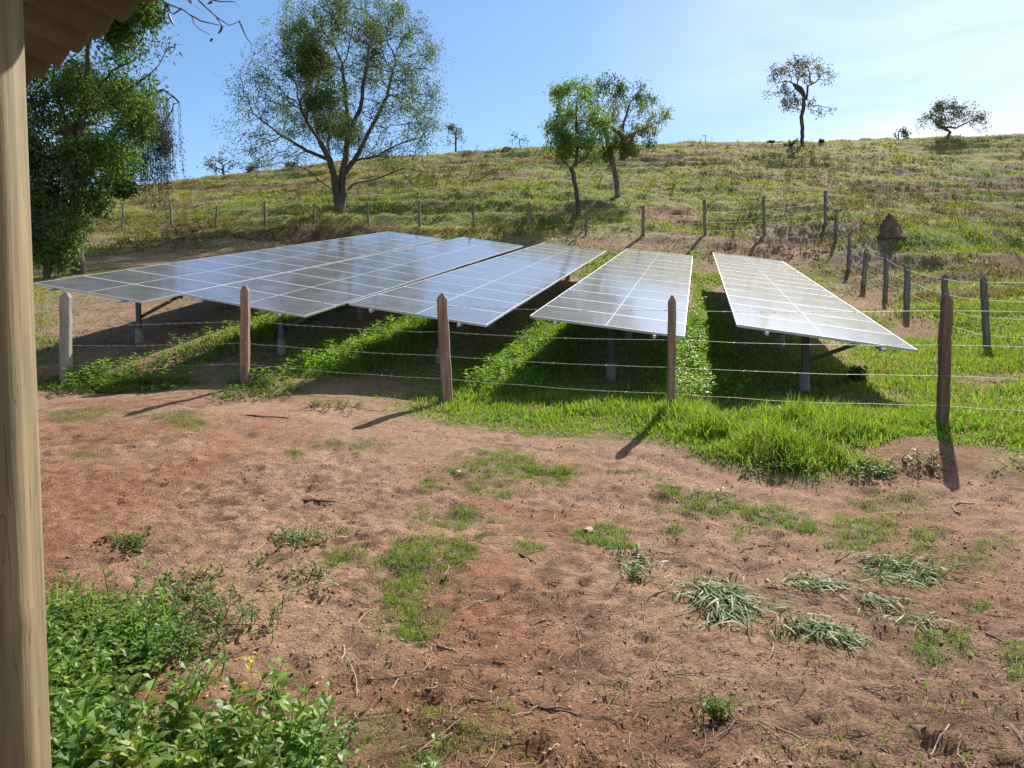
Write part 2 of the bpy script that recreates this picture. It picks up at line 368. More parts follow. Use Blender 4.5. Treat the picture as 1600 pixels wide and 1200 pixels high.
def ground_material():
    m, n, l, b = newmat('ground_soil_and_turf')
    a = n.new('ShaderNodeAttribute'); a.attribute_name = 'col'
    t = n.new('ShaderNodeTexCoord')
    def nz_(s, d=6, r=.6):
        z = n.new('ShaderNodeTexNoise'); z.inputs['Scale'].default_value = s; z.inputs['Detail'].default_value = d; z.inputs['Roughness'].default_value = r
        l.new(t.outputs['Object'], z.inputs['Vector']); return z
    z1, z2, z3 = nz_(55, 6, .7), nz_(11, 6, .65), nz_(160, 3, .7)
    def rmp(z, lo, hi, p0=.3, p1=.7):
        r = n.new('ShaderNodeMapRange'); r.inputs['From Min'].default_value = p0; r.inputs['From Max'].default_value = p1
        r.inputs['To Min'].default_value = lo; r.inputs['To Max'].default_value = hi; l.new(z.outputs['Fac'], r.inputs['Value']); return r
    def mulc(col, fac):
        v = n.new('ShaderNodeVectorMath'); v.operation = 'SCALE'; l.new(col, v.inputs[0]); l.new(fac, v.inputs['Scale']); return v.outputs[0]
    c = mulc(a.outputs['Color'], rmp(z1, .52, 1.45).outputs[0]); c = mulc(c, rmp(z2, .72, 1.25).outputs[0]); c = mulc(c, rmp(z3, .62, 1.35).outputs[0])
    l.new(c, b.inputs['Base Color']); b.inputs['Roughness'].default_value = .95; b.inputs['Specular IOR Level'].default_value = .2
    b1 = n.new('ShaderNodeBump'); b1.inputs['Strength'].default_value = 1.0; b1.inputs['Distance'].default_value = .03
    b2 = n.new('ShaderNodeBump'); b2.inputs['Strength'].default_value = .8; b2.inputs['Distance'].default_value = .022
    vo = n.new('ShaderNodeTexVoronoi'); vo.inputs['Scale'].default_value = 75; l.new(t.outputs['Object'], vo.inputs['Vector'])
    b3 = n.new('ShaderNodeBump'); b3.inputs['Strength'].default_value = .35; b3.inputs['Distance'].default_value = .008; b3.invert = True
    l.new(vo.outputs['Distance'], b3.inputs['Height']); l.new(b1.outputs[0], b3.inputs['Normal'])
    l.new(z1.outputs['Fac'], b1.inputs['Height']); l.new(z2.outputs['Fac'], b2.inputs['Height']); l.new(b2.outputs[0], b1.inputs['Normal']); l.new(b3.outputs[0], b.inputs['Normal'])
    return m
M['ground'] = ground_material()

# ------------------------------------------------------------------ the ground, one sheet
SOIL = np.array([.365, .213, .133]); SOIL_RED = np.array([.30, .128, .060]); SOIL_DK = np.array([.135, .068, .038]); SOIL_PALE = np.array([.44, .262, .158])
GR, GR_Y, STRAW, DEADC = np.array([.10, .17, .025]), np.array([.20, .235, .04]), np.array([.32, .255, .095]), np.array([.27, .215, .18])
def ground_color(x, y, zo):
    cover, h, dry, weed, bare, hill, dead = zo
    a = fbm(x * .7, y * .7, 81, 4)[:, None]; b_ = fbm(x * 2.6, y * 2.6, 85, 4)[:, None]; c_ = fbm(x * .35 + 7, y * .6, 87, 3)[:, None]
    s = SOIL + (SOIL_PALE - SOIL) * sstep(.45, .7, c_) * .8
    s = s + (SOIL_RED - s) * sstep(.5, .75, a) * .7
    s = s + (SOIL_DK - s) * sstep(.50, .66, fbm(x * 5, y * 6.5, 86, 5, .65)[:, None]) * (.25 + .5 * sstep(.4, .65, b_))
    lft = ((1 - sstep(-3.4, -2.2, x)) * (1 - sstep(6.5, 8.2, y)))[:, None]
    s = s + (SOIL_RED * .95 - s) * lft * .7
    pk = ((1 - sstep(.5, 3.0, ybound(x) - y)) * (x > -4))[:, None]; s = s + (SOIL_PALE * .95 - s) * pk * .45
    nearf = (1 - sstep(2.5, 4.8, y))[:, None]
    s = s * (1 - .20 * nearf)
    s = s + (SOIL_RED * .8 - s) * bare[:, None] * .7
    g = GR * .8 + (GR_Y * .8 - GR * .8) * sstep(.15, .5, dry)[:, None]
    g = g + (STRAW * .75 - g) * sstep(.5, .85, dry)[:, None]
    g = g + (DEADC * .8 - g) * dead[:, None] * .9
    k = np.clip(cover, 0, 1)[:, None]
    k = np.maximum(k * .75, hill[:, None] * .8 * (1 - bare[:, None]))
    brown = sstep(.52, .64, fbm(x * .11, y * .40 + 5, 91, 5, .6))[:, None] * hill[:, None]
    out = s * (1 - k) + g * k
    return out + (np.array([.15, .095, .06]) - out) * brown * .9

def axis(breaks):
    v = [breaks[0][0]]
    for (a, s0), (b, s1) in zip(breaks[:-1], breaks[1:]):
        x = a
        while x < b - 1e-6:
            t = (x - a) / (b - a); x += s0 + (s1 - s0) * t; v.append(min(x, b))
    return np.unique(np.round(v, 4))
gx = axis([(-260, 20), (-60, 1.2), (-22, .35), (-7, .07), (-4, .03), (5, .03), (8, .07), (24, .3), (60, 1.0), (260, 20)])
gy = axis([(-30, 3), (-2, .4), (1.7, .04), (2.2, .024), (6, .032), (12, .06), (28, .14), (45, .2), (80, .3), (110, 1.2), (260, 20)])
XX, YY = np.meshgrid(gx, gy); xf, yf = XX.ravel(), YY.ravel()
zf = ground_h(xf, yf) + hoof(xf, yf) * (yf < ybound(xf))
zo = zones(xf, yf)
nx, ny = len(gx), len(gy)
ii = np.arange(nx * ny).reshape(ny, nx)
fc = np.stack([ii[:-1, :-1], ii[:-1, 1:], ii[1:, 1:], ii[1:, :-1]], -1).reshape(-1, 4)
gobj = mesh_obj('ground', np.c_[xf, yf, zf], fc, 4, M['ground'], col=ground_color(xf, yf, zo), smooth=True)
gobj['kind'] = 'structure'
print('ground verts', nx * ny)
def gz(x, y): return float(ground_h(np.array([x]), np.array([y]))[0])

# ------------------------------------------------------------------ solid geometry helpers
class MB:
    def __init__(s): s.v = []; s.f = []; s.mi = []
    def box(s, c, ax, ay, az, hx, hy, hz, mi=0):
        c, ax, ay, az = map(np.asarray, (c, ax, ay, az)); k = len(s.v)
        for sx_, sy, sz in ((-1, -1, -1), (1, -1, -1), (1, 1, -1), (-1, 1, -1), (-1, -1, 1), (1, -1, 1), (1, 1, 1), (-1, 1, 1)):
            s.v.append(c + ax * hx * sx_ + ay * hy * sy + az * hz * sz)
        for f in ((0, 3, 2, 1), (4, 5, 6, 7), (0, 1, 5, 4), (1, 2, 6, 5), (2, 3, 7, 6), (3, 0, 4, 7)):
            s.f.append([k + q for q in f]); s.mi.append(mi)
    def tube(s, pts, rad, n=8, cap=True, ref=(.12, .31, 1.0), mi=0):
        pts = [np.asarray(p, float) for p in pts]; k0 = len(s.v); m = len(pts)
        if np.isscalar(rad): rad = [rad] * m
        u = None
        for i, p in enumerate(pts):
            d = pts[min(i + 1, m - 1)] - pts[max(i - 1, 0)]; d = d / (np.linalg.norm(d) + 1e-9)
            if u is None:
                u = np.cross(d, np.asarray(ref)); 
                if np.linalg.norm(u) < .05: u = np.cross(d, (1, 0, 0))
            u = u - d * np.dot(u, d); u = u / (np.linalg.norm(u) + 1e-9); w = np.cross(d, u)
            for j in range(n):
                t = 2 * math.pi * j / n
                s.v.append(p + (u * math.cos(t) + w * math.sin(t)) * rad[i])
        for i in range(m - 1):
            for j in range(n):
                a = k0 + i * n + j; b = k0 + i * n + (j + 1) % n
                s.f.append([a, b, b + n, a + n]); s.mi.append(mi)
        if cap:
            s.f.append([k0 + j for j in range(n)][::-1]); s.mi.append(mi); s.f.append([k0 + (m - 1) * n + j for j in range(n)]); s.mi.append(mi)
    def build(s, name, mat, parent=None, smooth=False, mats=None):
        sizes = [len(f) for f in s.f]; flat = [q for f in s.f for q in f]
        v = np.array(s.v)
        return mesh_obj(name, v, flat, np.array(sizes, dtype=np.int32), mat, parent, smooth=smooth, mats=mats, fmat=s.mi if mats else None)

# ------------------------------------------------------------------ solar tables
def glass_material():
    m, n, l, b = newmat('solar_glass')
    t = n.new('ShaderNodeTexCoord'); s = n.new('ShaderNodeSeparateXYZ'); l.new(t.outputs['Object'], s.inputs[0])
    def mth(op, a, bb=None):
        q = n.new('ShaderNodeMath'); q.operation = op
        for i, v in enumerate((a, bb)):
            if v is None: continue
            if isinstance(v, (int, float)): q.inputs[i].default_value = v
            else: l.new(v, q.inputs[i])
        return q.outputs[0]
    x, y = s.outputs['X'], s.outputs['Y']
    cx = mth('LESS_THAN', mth('ABSOLUTE', mth('SUBTRACT', x, TW / 2)), .011)
    gxx = mth('LESS_THAN', mth('FRACT', mth('MULTIPLY', mth('SUBTRACT', x, .03), 24 / (TW - .06))), .03)
    gyy = mth('LESS_THAN', mth('FRACT', mth('MULTIPLY', mth('SUBTRACT', y, .025), 6 / (MW - .05))), .018)
    grid = mth('MAXIMUM', gxx, gyy)
    m1 = n.new('ShaderNodeMix'); m1.data_type = 'RGBA'; m1.inputs[6].default_value = (.012, .014, .022, 1); m1.inputs[7].default_value = (.05, .055, .07, 1); l.new(grid, m1.inputs[0])
    m2 = n.new('ShaderNodeMix'); m2.data_type = 'RGBA'; m2.inputs[7].default_value = (.6, .6, .6, 1); l.new(m1.outputs[2], m2.inputs[6]); l.new(cx, m2.inputs[0])
    oi = n.new('ShaderNodeObjectInfo')
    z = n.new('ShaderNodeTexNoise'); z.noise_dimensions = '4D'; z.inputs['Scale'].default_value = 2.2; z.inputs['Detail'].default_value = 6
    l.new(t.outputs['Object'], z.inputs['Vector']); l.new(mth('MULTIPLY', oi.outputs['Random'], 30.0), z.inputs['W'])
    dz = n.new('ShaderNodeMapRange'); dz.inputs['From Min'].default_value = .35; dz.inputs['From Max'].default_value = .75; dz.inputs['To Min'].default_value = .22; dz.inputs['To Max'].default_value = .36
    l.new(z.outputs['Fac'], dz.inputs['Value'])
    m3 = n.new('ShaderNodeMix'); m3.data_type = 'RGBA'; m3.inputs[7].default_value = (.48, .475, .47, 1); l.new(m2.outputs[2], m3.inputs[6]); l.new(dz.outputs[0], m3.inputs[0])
    l.new(m3.outputs[2], b.inputs['Base Color'])
    rr = n.new('ShaderNodeMapRange'); rr.inputs['To Min'].default_value = .06; rr.inputs['To Max'].default_value = .14; l.new(z.outputs['Fac'], rr.inputs['Value']); l.new(rr.outputs[0], b.inputs['Coat Roughness']); b.inputs['Coat Weight'].default_value = 1; b.inputs['Roughness'].default_value = .5
    b.inputs['IOR'].default_value = 1.5; b.inputs['Specular IOR Level'].default_value = .034
    return m
M['glass'] = glass_material()
EX, EY, EZ = np.array([1., 0, 0]), np.array([0, 1., 0]), np.array([0, 0, 1.])
def module_proto():
    f = MB(); w, h, t, lip = TW, MW, .036, .011
    f.box((w / 2, lip / 2, -t / 2), EX, EY, EZ, w / 2, lip / 2, t / 2); f.box((w / 2, h - lip / 2, -t / 2), EX, EY, EZ, w / 2, lip / 2, t / 2)
    f.box((lip / 2, h / 2, -t / 2), EX, EY, EZ, lip / 2, h / 2 - lip, t / 2); f.box((w - lip / 2, h / 2, -t / 2), EX, EY, EZ, lip / 2, h / 2 - lip, t / 2)
    g = MB(); g.box((w / 2, h / 2, -.006), EX, EY, EZ, w / 2 - lip, h / 2 - lip, .003)
    return f, g
_f, _g = module_proto()
F0 = _f.build('frame', M['alu']); G0 = _g.build('solar_panel', M['glass'])
COL.objects.unlink(F0); COL.objects.unlink(G0)
FME, GME = F0.data, G0.data
LBL = ['long tilted table of solar panels, leftmost, its near corner touching the wooden shed pole',
       'long tilted table of solar panels, second from left, its near edge behind the tan post',
       'middle long tilted table of solar panels, its near edge behind the leaning brown post',
       'long tilted table of solar panels behind the upright post, straight grass strips on both sides',
       'long tilted table of grey-lit solar panels, rightmost, nearest the hillside boundary fence']
for ti, (o, a, b) in enumerate(TABLES):
    o, a, b = map(np.array, (o, a, b)); a = a / np.linalg.norm(a); b = b - a * np.dot(a, b); b /= np.linalg.norm(b); nrm = np.cross(a, b)
    tb = thing('solar_table', LBL[ti], 'solar panel table', tuple(np.array([o[0], o[1], gz(o[0], o[1])])), 'solar panel tables in the paddock')
    base = np.array(tb.location)
    rot = Matrix((a, b, nrm)).transposed()
    for k in range(NM):
        p = o + b * (k * MP) - base
        g = bpy.data.objects.new('solar_panel', GME); COL.objects.link(g); g.parent = tb
        jit = Matrix.Rotation(random.gauss(0, .0012), 3, 'X') @ Matrix.Rotation(random.gauss(0, .0012), 3, 'Y')
        g.matrix_local = Matrix.Translation(Vector(p)) @ (rot @ jit).to_4x4()
        f = bpy.data.objects.new('frame', FME); COL.objects.link(f); f.parent = g
    L = lambda u, v, w: o + a * u + b * v + nrm * w - base
    for u in (.40, 1.86):                                   # rails under the modules
        r = MB(); r.box(L(u, TL / 2 - .02, -.036 - .024), a, b, nrm, .022, TL / 2 + .05, .022); r.build('rail', M['alu'], tb)
    for v in (1.3, 4.7, 8.1, 11.5, 14.9):
        bm_ = MB(); bm_.box(L(1.16, v, -.036 - .05 - .04), a, b, nrm, .93, .025, .038); bm_.build('cross_beam', M['steel'], tb)
        top = L(1.10, v, -.165); wx, wy = top[0] + base[0], top[1] + base[1]
        gzz = gz(wx, wy) - base[2]
        pst = MB(); hp = (top[2] - gzz - .12) / 2
        pst.box((top[0], top[1], gzz + .12 + hp), a, EY, EZ, .045, .035, hp); pst.build('support_post', M['steel'], tb)
        e1 = np.array([top[0], top[1], gzz + .48 * (top[2] - gzz)]); e2 = L(1.95, v, -.17)
        br = MB(); dd = e2 - e1; ln = np.linalg.norm(dd); dd /= ln; sd_ = np.cross(dd, b); sd_ /= np.linalg.norm(sd_)
        br.box((e1 + e2) / 2 + b * .045, dd, b - dd * np.dot(b, dd), sd_, ln / 2, .012, .03); br.build('brace', M['steel'], tb)
        ft = MB(); ft.tube([(top[0], top[1], gzz - .3), (top[0], top[1], gzz + .26)], [.085, .075], 14)
        fo = ft.build('concrete_footing', M['concrete'], tb)
    fo = MB()
print('tables done')

# ------------------------------------------------------------------ fences
def post(mb, b, t, w, d, point=True, wob=.0, n=4):
    """square sawn post tapering to a blunt point; b base, t top"""
    b, t = np.array(b, float), np.array(t, float); ax = t - b; L_ = np.linalg.norm(ax); ax /= L_
    u = np.cross(ax, EY); u /= np.linalg.norm(u); v = np.cross(ax, u)
    k = len(mb.v); segs = 9; prof = []
    for i in range(segs):
        s_ = i / (segs - 1); sc = 1.0 - .06 * s_
        prof.append((s_ * (L_ - .085), sc))
    if point: prof += [(L_ - .045, .66), (L_ - .012, .30), (L_, .10)]
    else: prof += [(L_ - .01, .92), (L_, .8)]
    r = random.Random(int(abs(b[0]) * 1000))
    ring = [(-1, -.8), (-.8, -1), (.8, -1), (1, -.8), (1, .8), (.8, 1), (-.8, 1), (-1, .8)]
    for z_, sc in prof:
        ox, oy = r.gauss(0, wob), r.gauss(0, wob)
        for (p, q) in ring:
            mb.v.append(b + ax * z_ + u * (p * w / 2 * sc + ox + r.gauss(0, .0015)) + v * (q * d / 2 * sc + oy + r.gauss(0, .0015)))
    m = len(prof)
    for i in range(m - 1):
        for j in range(8):
            a_ = k + i * 8 + j; b_ = k + i * 8 + (j + 1) % 8
            mb.f.append([a_, b_, b_ + 8, a_ + 8]); mb.mi.append(0)
    mb.f.append([k + (m - 1) * 8 + j for j in range(8)]); mb.mi.append(0)
def wire(pts, parent, r=.0024, barbs=True, sag=.02, label=None, far=False):
    mb = MB(); rr = random.Random(int(pts[0][2] * 991)); P_ = []
    for p, q in zip(pts[:-1], pts[1:]):
        p, q = np.array(p), np.array(q); n_ = max(4, int(np.linalg.norm(q - p) / .35))
        for i in range(n_):
            t = i / n_; c = p + (q - p) * t; c[2] -= sag * 4 * t * (1 - t); c = c + np.array([0, rr.gauss(0, .002), rr.gauss(0, .003)]); P_.append(c)
    P_.append(np.array(pts[-1]))
    mb.tube(P_, r, 4)
    if barbs:
        step = .14; acc = 0
        for p, q in zip(P_[:-1], P_[1:]):
            d = q - p; L_ = np.linalg.norm(d); d /= L_; s_ = step - acc
            while s_ < L_:
                c = p + d * s_; a1 = rr.uniform(0, 3.14)
                u = np.cross(d, EZ); u /= np.linalg.norm(u); w = np.cross(d, u)
                e = (u * math.cos(a1) + w * math.sin(a1)) * .019; e2 = (u * math.cos(a1 + 1.4) + w * math.sin(a1 + 1.4)) * .019
                mb.tube([c - e + d * .004, c + e - d * .004], .0021, 3, cap=False); mb.tube([c - e2 - d * .006, c + e2 + d * .006], .0021, 3, cap=False)
                s_ += step
            acc = (L_ + acc) % step
    return mb.build('barbed_wire', M['wire'], parent)

ff = thing('barbed_wire_fence', 'front barbed wire fence of sawn posts between the dirt yard and the solar tables', 'fence', (0, 9.5, 0), 'barbed wire fences')
FP = [((103, 606, 12.1), (103, 456, 12.1), .165, 'post_grey'), ((383, 606, 11.2), (383, 445, 11.2), .125, 'post'), ((700, 632, 10.3), (690, 458, 10.33), .15, 'post'), ((1049, 660, 9.16), (1050, 461, 9.16), .09, 'post'), ((1471, 684, 8.0), (1480, 458, 8.0), .105, 'post_dark')]
fo_ = np.array(ff.location); pp = []
for (bp_, tp_, w_, mt) in FP:
    b_, t_ = P(*bp_), P(*tp_); zg = gz(b_[0], b_[1]); fr = t_ - b_
    b_ = b_ + fr * ((zg - .15 - b_[2]) / fr[2]); pp.append((P(bp_[0], bp_[1] - 7, bp_[2]), t_))
    mb = MB(); post(mb, b_ - fo_, t_ - fo_, w_, .12 if w_ > .12 else .10, True, .004)
    po = mb.build('post', M[mt], ff)
    if mt == 'post_grey': po['label'] = 'pale weathered grey post'
for fr in (.125, .365, .585, .80):
    pts = [b_ + (t_ - b_) * (1 - fr) + np.array([0, -.063, 0]) for b_, t_ in pp]
    d0 = pts[0] - pts[1]; d1 = pts[-1] - pts[-2]
    pts = [pts[0] + d0 * 1.4] + pts + [pts[-1] + d1 * 1.1 + np.array([0, 0, -.0])]
    wire([p - fo_ for p in pts], ff, .0026)
b_ = pp[3][0] * .62 + pp[2][0] * .38
mb = MB(); mb.tube([P(982, 598, 9.35) - fo_, P(981, 618, 9.35) - fo_], .002, 4); mb.build('wire_tie', M['wire'], ff)

bf = thing('barbed_wire_fence', 'boundary barbed wire fence climbing the hillside right of the rightmost solar table', 'fence', (10, 20, 2), 'barbed wire fences')
fo_ = np.array(bf.location); pp = []
RP = [((1545, 556), (1536, 431), 14.4, .11), ((1477, 530), (1476, 427), 17.2, .12), ((1417, 492), (1418, 414), 20, .13), ((1382, 480), (1386, 397), 22.5, .12), ((1348, 450), (1354, 388), 25.2, .13), ((1325, 432), (1328, 362), 28, .12), ((1306, 378), (1307, 326), 31.5, .12), ((1290, 350), (1290, 297), 34.5, .13)]
pp = []
for (bx, tx, d, w_) in RP:
    b_, t_ = P(bx[0], bx[1], d), P(tx[0], tx[1], d)
    zg = gz(b_[0], b_[1]); b2 = b_.copy(); b2[2] = min(zg, b_[2]) - .2
    mb = MB(); post(mb, b2 - fo_, t_ - fo_, w_, w_, True, .006); mb.build('post', M['post_old'], bf); pp.append((b_, t_))
for fr in (.08, .30, .52, .74):
    pts = [b_ + (t_ - b_) * (1 - fr) + np.array([-.065, -.03, 0]) for b_, t_ in pp]
    d0 = pts[0] - pts[1]
    nxt = pts[0] + np.array([1.0, -2.5, -.18]) * 3
    wire([p - fo_ for p in [nxt] + pts], bf, .0030, barbs=False, sag=.03)

kf = thing('barbed_wire_fence', 'distant barbed wire fence of thin posts along the foot of the hill behind the tables', 'fence', (0, 34, 6), 'barbed wire fences')
fo_ = np.array(kf.location); pp = []
BP = [(190, 358, 318, 42, .08), (268, 357, 320, 41, .1), (336, 354, 322, 40, .1), (415, 352, 315, 39, .12), (491, 353, 319, 38, .11), (576, 358, 316, 37, .12), (656, 362, 315, 35.5, .12), (740, 368, 317, 34.5, .11), (825, 368, 316, 33.8, .12), (915, 370, 321, 33.2, .1), (1005, 373, 321, 33, .12), (1102, 370, 312, 33, .12), (1194, 368, 306, 33.6, .11)]
for (x_, yb_, yt_, d, w_) in BP:
    ln_ = random.Random(x_).uniform(-4, 4)
    b_, t_ = P(x_, yb_, d), P(x_ - ln_ * .8, yt_, d); zg = gz(b_[0], b_[1]); b2 = b_.copy(); b2[2] = min(zg, b_[2]) - .2
    mb = MB(); post(mb, b2 - fo_, t_ - fo_, w_, w_, False, .006); mb.build('post', M['post_old'], kf); pp.append((b_, t_))
pp.append((P(1290, 350, 34.5), P(1290, 297, 34.5)))
for fr in (.1, .36, .62, .84):
    wire([b_ + (t_ - b_) * (1 - fr) + np.array([0, -.06, 0]) - fo_ for b_, t_ in pp], kf, .0026, barbs=False, sag=.03)
print('fences done')

# ------------------------------------------------------------------ shed: roof edge and pole
sh = thing('shed', 'wooden shed edge with round pole and corrugated roof overhang at the left', 'shed', (-.9, 1.3, 0))
so = np.array(sh.location)
E0 = P(180, 32, 2.2); ed = np.array([-.749, .663, 0]); ed /= np.linalg.norm(ed)
inn = np.array([-.663, -.749, 0]); sl = math.tan(R(14.6)); up = inn + np.array([0, 0, sl]); up /= np.linalg.norm(up); rn = np.cross(ed, up)
if rn[2] < 0: rn = -rn
pit = .177
xs = np.arange(-18, 36) 
prof = []
for c_ in xs:
    for t_ in range(8): prof.append(((c_ + t_ / 8) * pit, t_ / 8))
V, Fq = [], []; rows = np.r_[np.array([0, .012]), np.linspace(.06, 4.8, 20)]  # unseen rear of the roof extended to shade the pole from the sky
tk = .007
def corr(t):
    # rounded valley, flatter flanks, as fibre cement sheets have
    return .018 - .046 * abs(math.sin(math.pi * t)) ** .75
for side in (0, 1):
    for r_ in rows:
        for (s_, t_) in prof:
            V.append(E0 + ed * s_ + up * r_ + rn * (corr(t_) + (tk if side else 0)) - so)
nP, nR = len(prof), len(rows)
idx = np.arange(2 * nR * nP).reshape(2, nR, nP)
for side in (0, 1):
    q = np.stack([idx[side, :-1, :-1], idx[side, :-1, 1:], idx[side, 1:, 1:], idx[side, 1:, :-1]], -1).reshape(-1, 4)
    Fq.append(q if side == 0 else q[:, ::-1])
Fq.append(np.stack([idx[0, 0, :-1], idx[1, 0, :-1], idx[1, 0, 1:], idx[0, 0, 1:]], -1)); Fq.append(np.stack([idx[0, -1, :-1], idx[0, -1, 1:], idx[1, -1, 1:], idx[1, -1, :-1]], -1))
M['roof'] = noise_mat('fibre_cement_sheet', (.085, .085, .08), (.18, .175, .16), 5, .9, .25, (1, 1, 1), dist=.004)
mesh_obj('roof_sheet', np.array(V), np.concatenate(Fq), 4, M['roof'], sh, smooth=True)
def pole_material():
    m, n, l, b = newmat('round_pole_wood')
    t = n.new('ShaderNodeTexCoord'); mpn = n.new('ShaderNodeMapping'); mpn.inputs['Scale'].default_value = (14, 14, .7); l.new(t.outputs['Object'], mpn.inputs[0])
    z = n.new('ShaderNodeTexNoise'); z.inputs['Scale'].default_value = 3; z.inputs['Detail'].default_value = 8; z.inputs['Roughness'].default_value = .6; l.new(mpn.outputs[0], z.inputs['Vector'])
    r = n.new('ShaderNodeValToRGB'); e = r.color_ramp.elements; e[0].position = .25; e[0].color = (.10, .075, .04, 1); e[1].position = .75; e[1].color = (.32, .245, .125, 1)
    x = r.color_ramp.elements.new(.5); x.color = (.215, .16, .08, 1); l.new(z.outputs['Fac'], r.inputs[0])
    z2 = n.new('ShaderNodeTexNoise'); z2.inputs['Scale'].default_value = 2.3; z2.inputs['Detail'].default_value = 5; l.new(t.outputs['Object'], z2.inputs['Vector'])
    mxx = n.new('ShaderNodeMix'); mxx.data_type = 'RGBA'; mxx.inputs[7].default_value = (.17, .16, .08, 1); l.new(r.outputs[0], mxx.inputs[6])
    mm = n.new('ShaderNodeMapRange'); mm.inputs['From Min'].default_value = .5; mm.inputs['From Max'].default_value = .7; mm.inputs['To Max'].default_value = .7; l.new(z2.outputs['Fac'], mm.inputs['Value']); l.new(mm.outputs[0], mxx.inputs[0])
    # dark drying cracks
    mp2 = n.new('ShaderNodeMapping'); mp2.inputs['Scale'].default_value = (26, 26, .9); l.new(t.outputs['Object'], mp2.inputs[0])
    z3 = n.new('ShaderNodeTexNoise'); z3.inputs['Scale'].default_value = 1.6; z3.inputs['Detail'].default_value = 2; l.new(mp2.outputs[0], z3.inputs['Vector'])
    ck = n.new('ShaderNodeMapRange'); ck.inputs['From Min'].default_value = .492; ck.inputs['From Max'].default_value = .5; ck.inputs['To Min'].default_value = 0; ck.inputs['To Max'].default_value = 1
    ab = n.new('ShaderNodeMath'); ab.operation = 'PINGPONG'; ab.inputs[1].default_value = .5; l.new(z3.outputs['Fac'], ab.inputs[0]); l.new(ab.outputs[0], ck.inputs['Value'])
    gate = n.new('ShaderNodeMath'); gate.operation = 'MULTIPLY'; l.new(ck.outputs[0], gate.inputs[0])
    g2 = n.new('ShaderNodeMapRange'); g2.inputs['From Min'].default_value = .42; g2.inputs['From Max'].default_value = .5; l.new(z2.outputs['Fac'], g2.inputs['Value']); l.new(g2.outputs[0], gate.inputs[1])
    m3 = n.new('ShaderNodeMix'); m3.data_type = 'RGBA'; m3.inputs[7].default_value = (.10, .07, .04, 1); l.new(mxx.outputs[2], m3.inputs[6]); l.new(gate.outputs[0], m3.inputs[0])
    l.new(m3.outputs[2], b.inputs['Base Color'])
    bp = n.new('ShaderNodeBump'); bp.inputs['Strength'].default_value = .8; bp.inputs['Distance'].default_value = .006; l.new(z.outputs['Fac'], bp.inputs['Height']); l.new(bp.outputs[0], b.inputs['Normal'])
    b.inputs['Roughness'].default_value = .75
    return m
PZ = 1.30
pr = .105
ptop, pbot = P(36, 0, PZ), P(81, 1200, PZ)
ax_ = (ptop - pbot); ax_ /= np.linalg.norm(ax_)
rr = random.Random(4); V = []; Fq = []; NR, NZ = 72, 120
for i in range(NZ):
    t_ = -0.35 + i / (NZ - 1) * 1.4
    # pole between just below the soil and the roof
    z_ = -.4 + 3.15 * i / (NZ - 1)
    c_ = pbot + ax_ * ((z_ - pbot[2]) / ax_[2]); rad = .075 * (1.05 - .03 * z_) + .0016 * math.sin(z_ * 5.1) + .0012 * math.sin(z_ * 13.7)
    off = .012 * math.sin(z_ * 1.7)*0
    for j in range(NR):
        a_ = 2 * math.pi * j / NR
        q_ = a_ - R(15); r2 = rad * (abs(math.cos(q_)) ** 3.6 + abs(math.sin(q_)) ** 3.6) ** (-1 / 3.6) * (1 + .012 * math.sin(a_ * 3 + z_ * .8) + .006 * math.sin(a_ * 7 - z_ * 1.3)) + .004 * math.exp(-((z_ - 1.35) / .03) ** 2 - ((a_ - 5.6) / .3) ** 2) + .005 * math.exp(-((z_ - 1.12) / .02) ** 2 - ((a_ - 5.9) / .4) ** 2)
        V.append(c_ + np.array([-rad * 1.09 * math.cos(R(37)) + r2 * math.cos(a_), -rad * 1.09 * math.sin(R(37)) + r2 * math.sin(a_), 0]) - so)
for i in range(NZ - 1):
    for j in range(NR):
        Fq.append([i * NR + j, i * NR + (j + 1) % NR, (i + 1) * NR + (j + 1) % NR, (i + 1) * NR + j])
mesh_obj('pole', np.array(V), Fq, 4, pole_material(), sh, smooth=True)
wl_ = MB(); wc = np.array([E0[0], E0[1], 0]) + inn * 4.3 - so  # unseen plank wall, added to block sky and ground bounce from the pole
for k in range(44):
    wl_.box(wc + ed * (k * .2 - 4.0) + np.array([0, 0, 1.55]), ed, inn, EZ, .097, .012 + .002 * (k % 3), 1.9)
wl_.build('added_shade_wall', M['post_old'], sh)
# battens that carry the sheets
bt = MB(); c0 = E0 + up * .78 - rn * .075 - so
bt.box(c0 + ed * 1.2, ed, up, rn, 3.2, .03, .045); bt.build('roof_batten', M['post'], sh)
print('shed done')

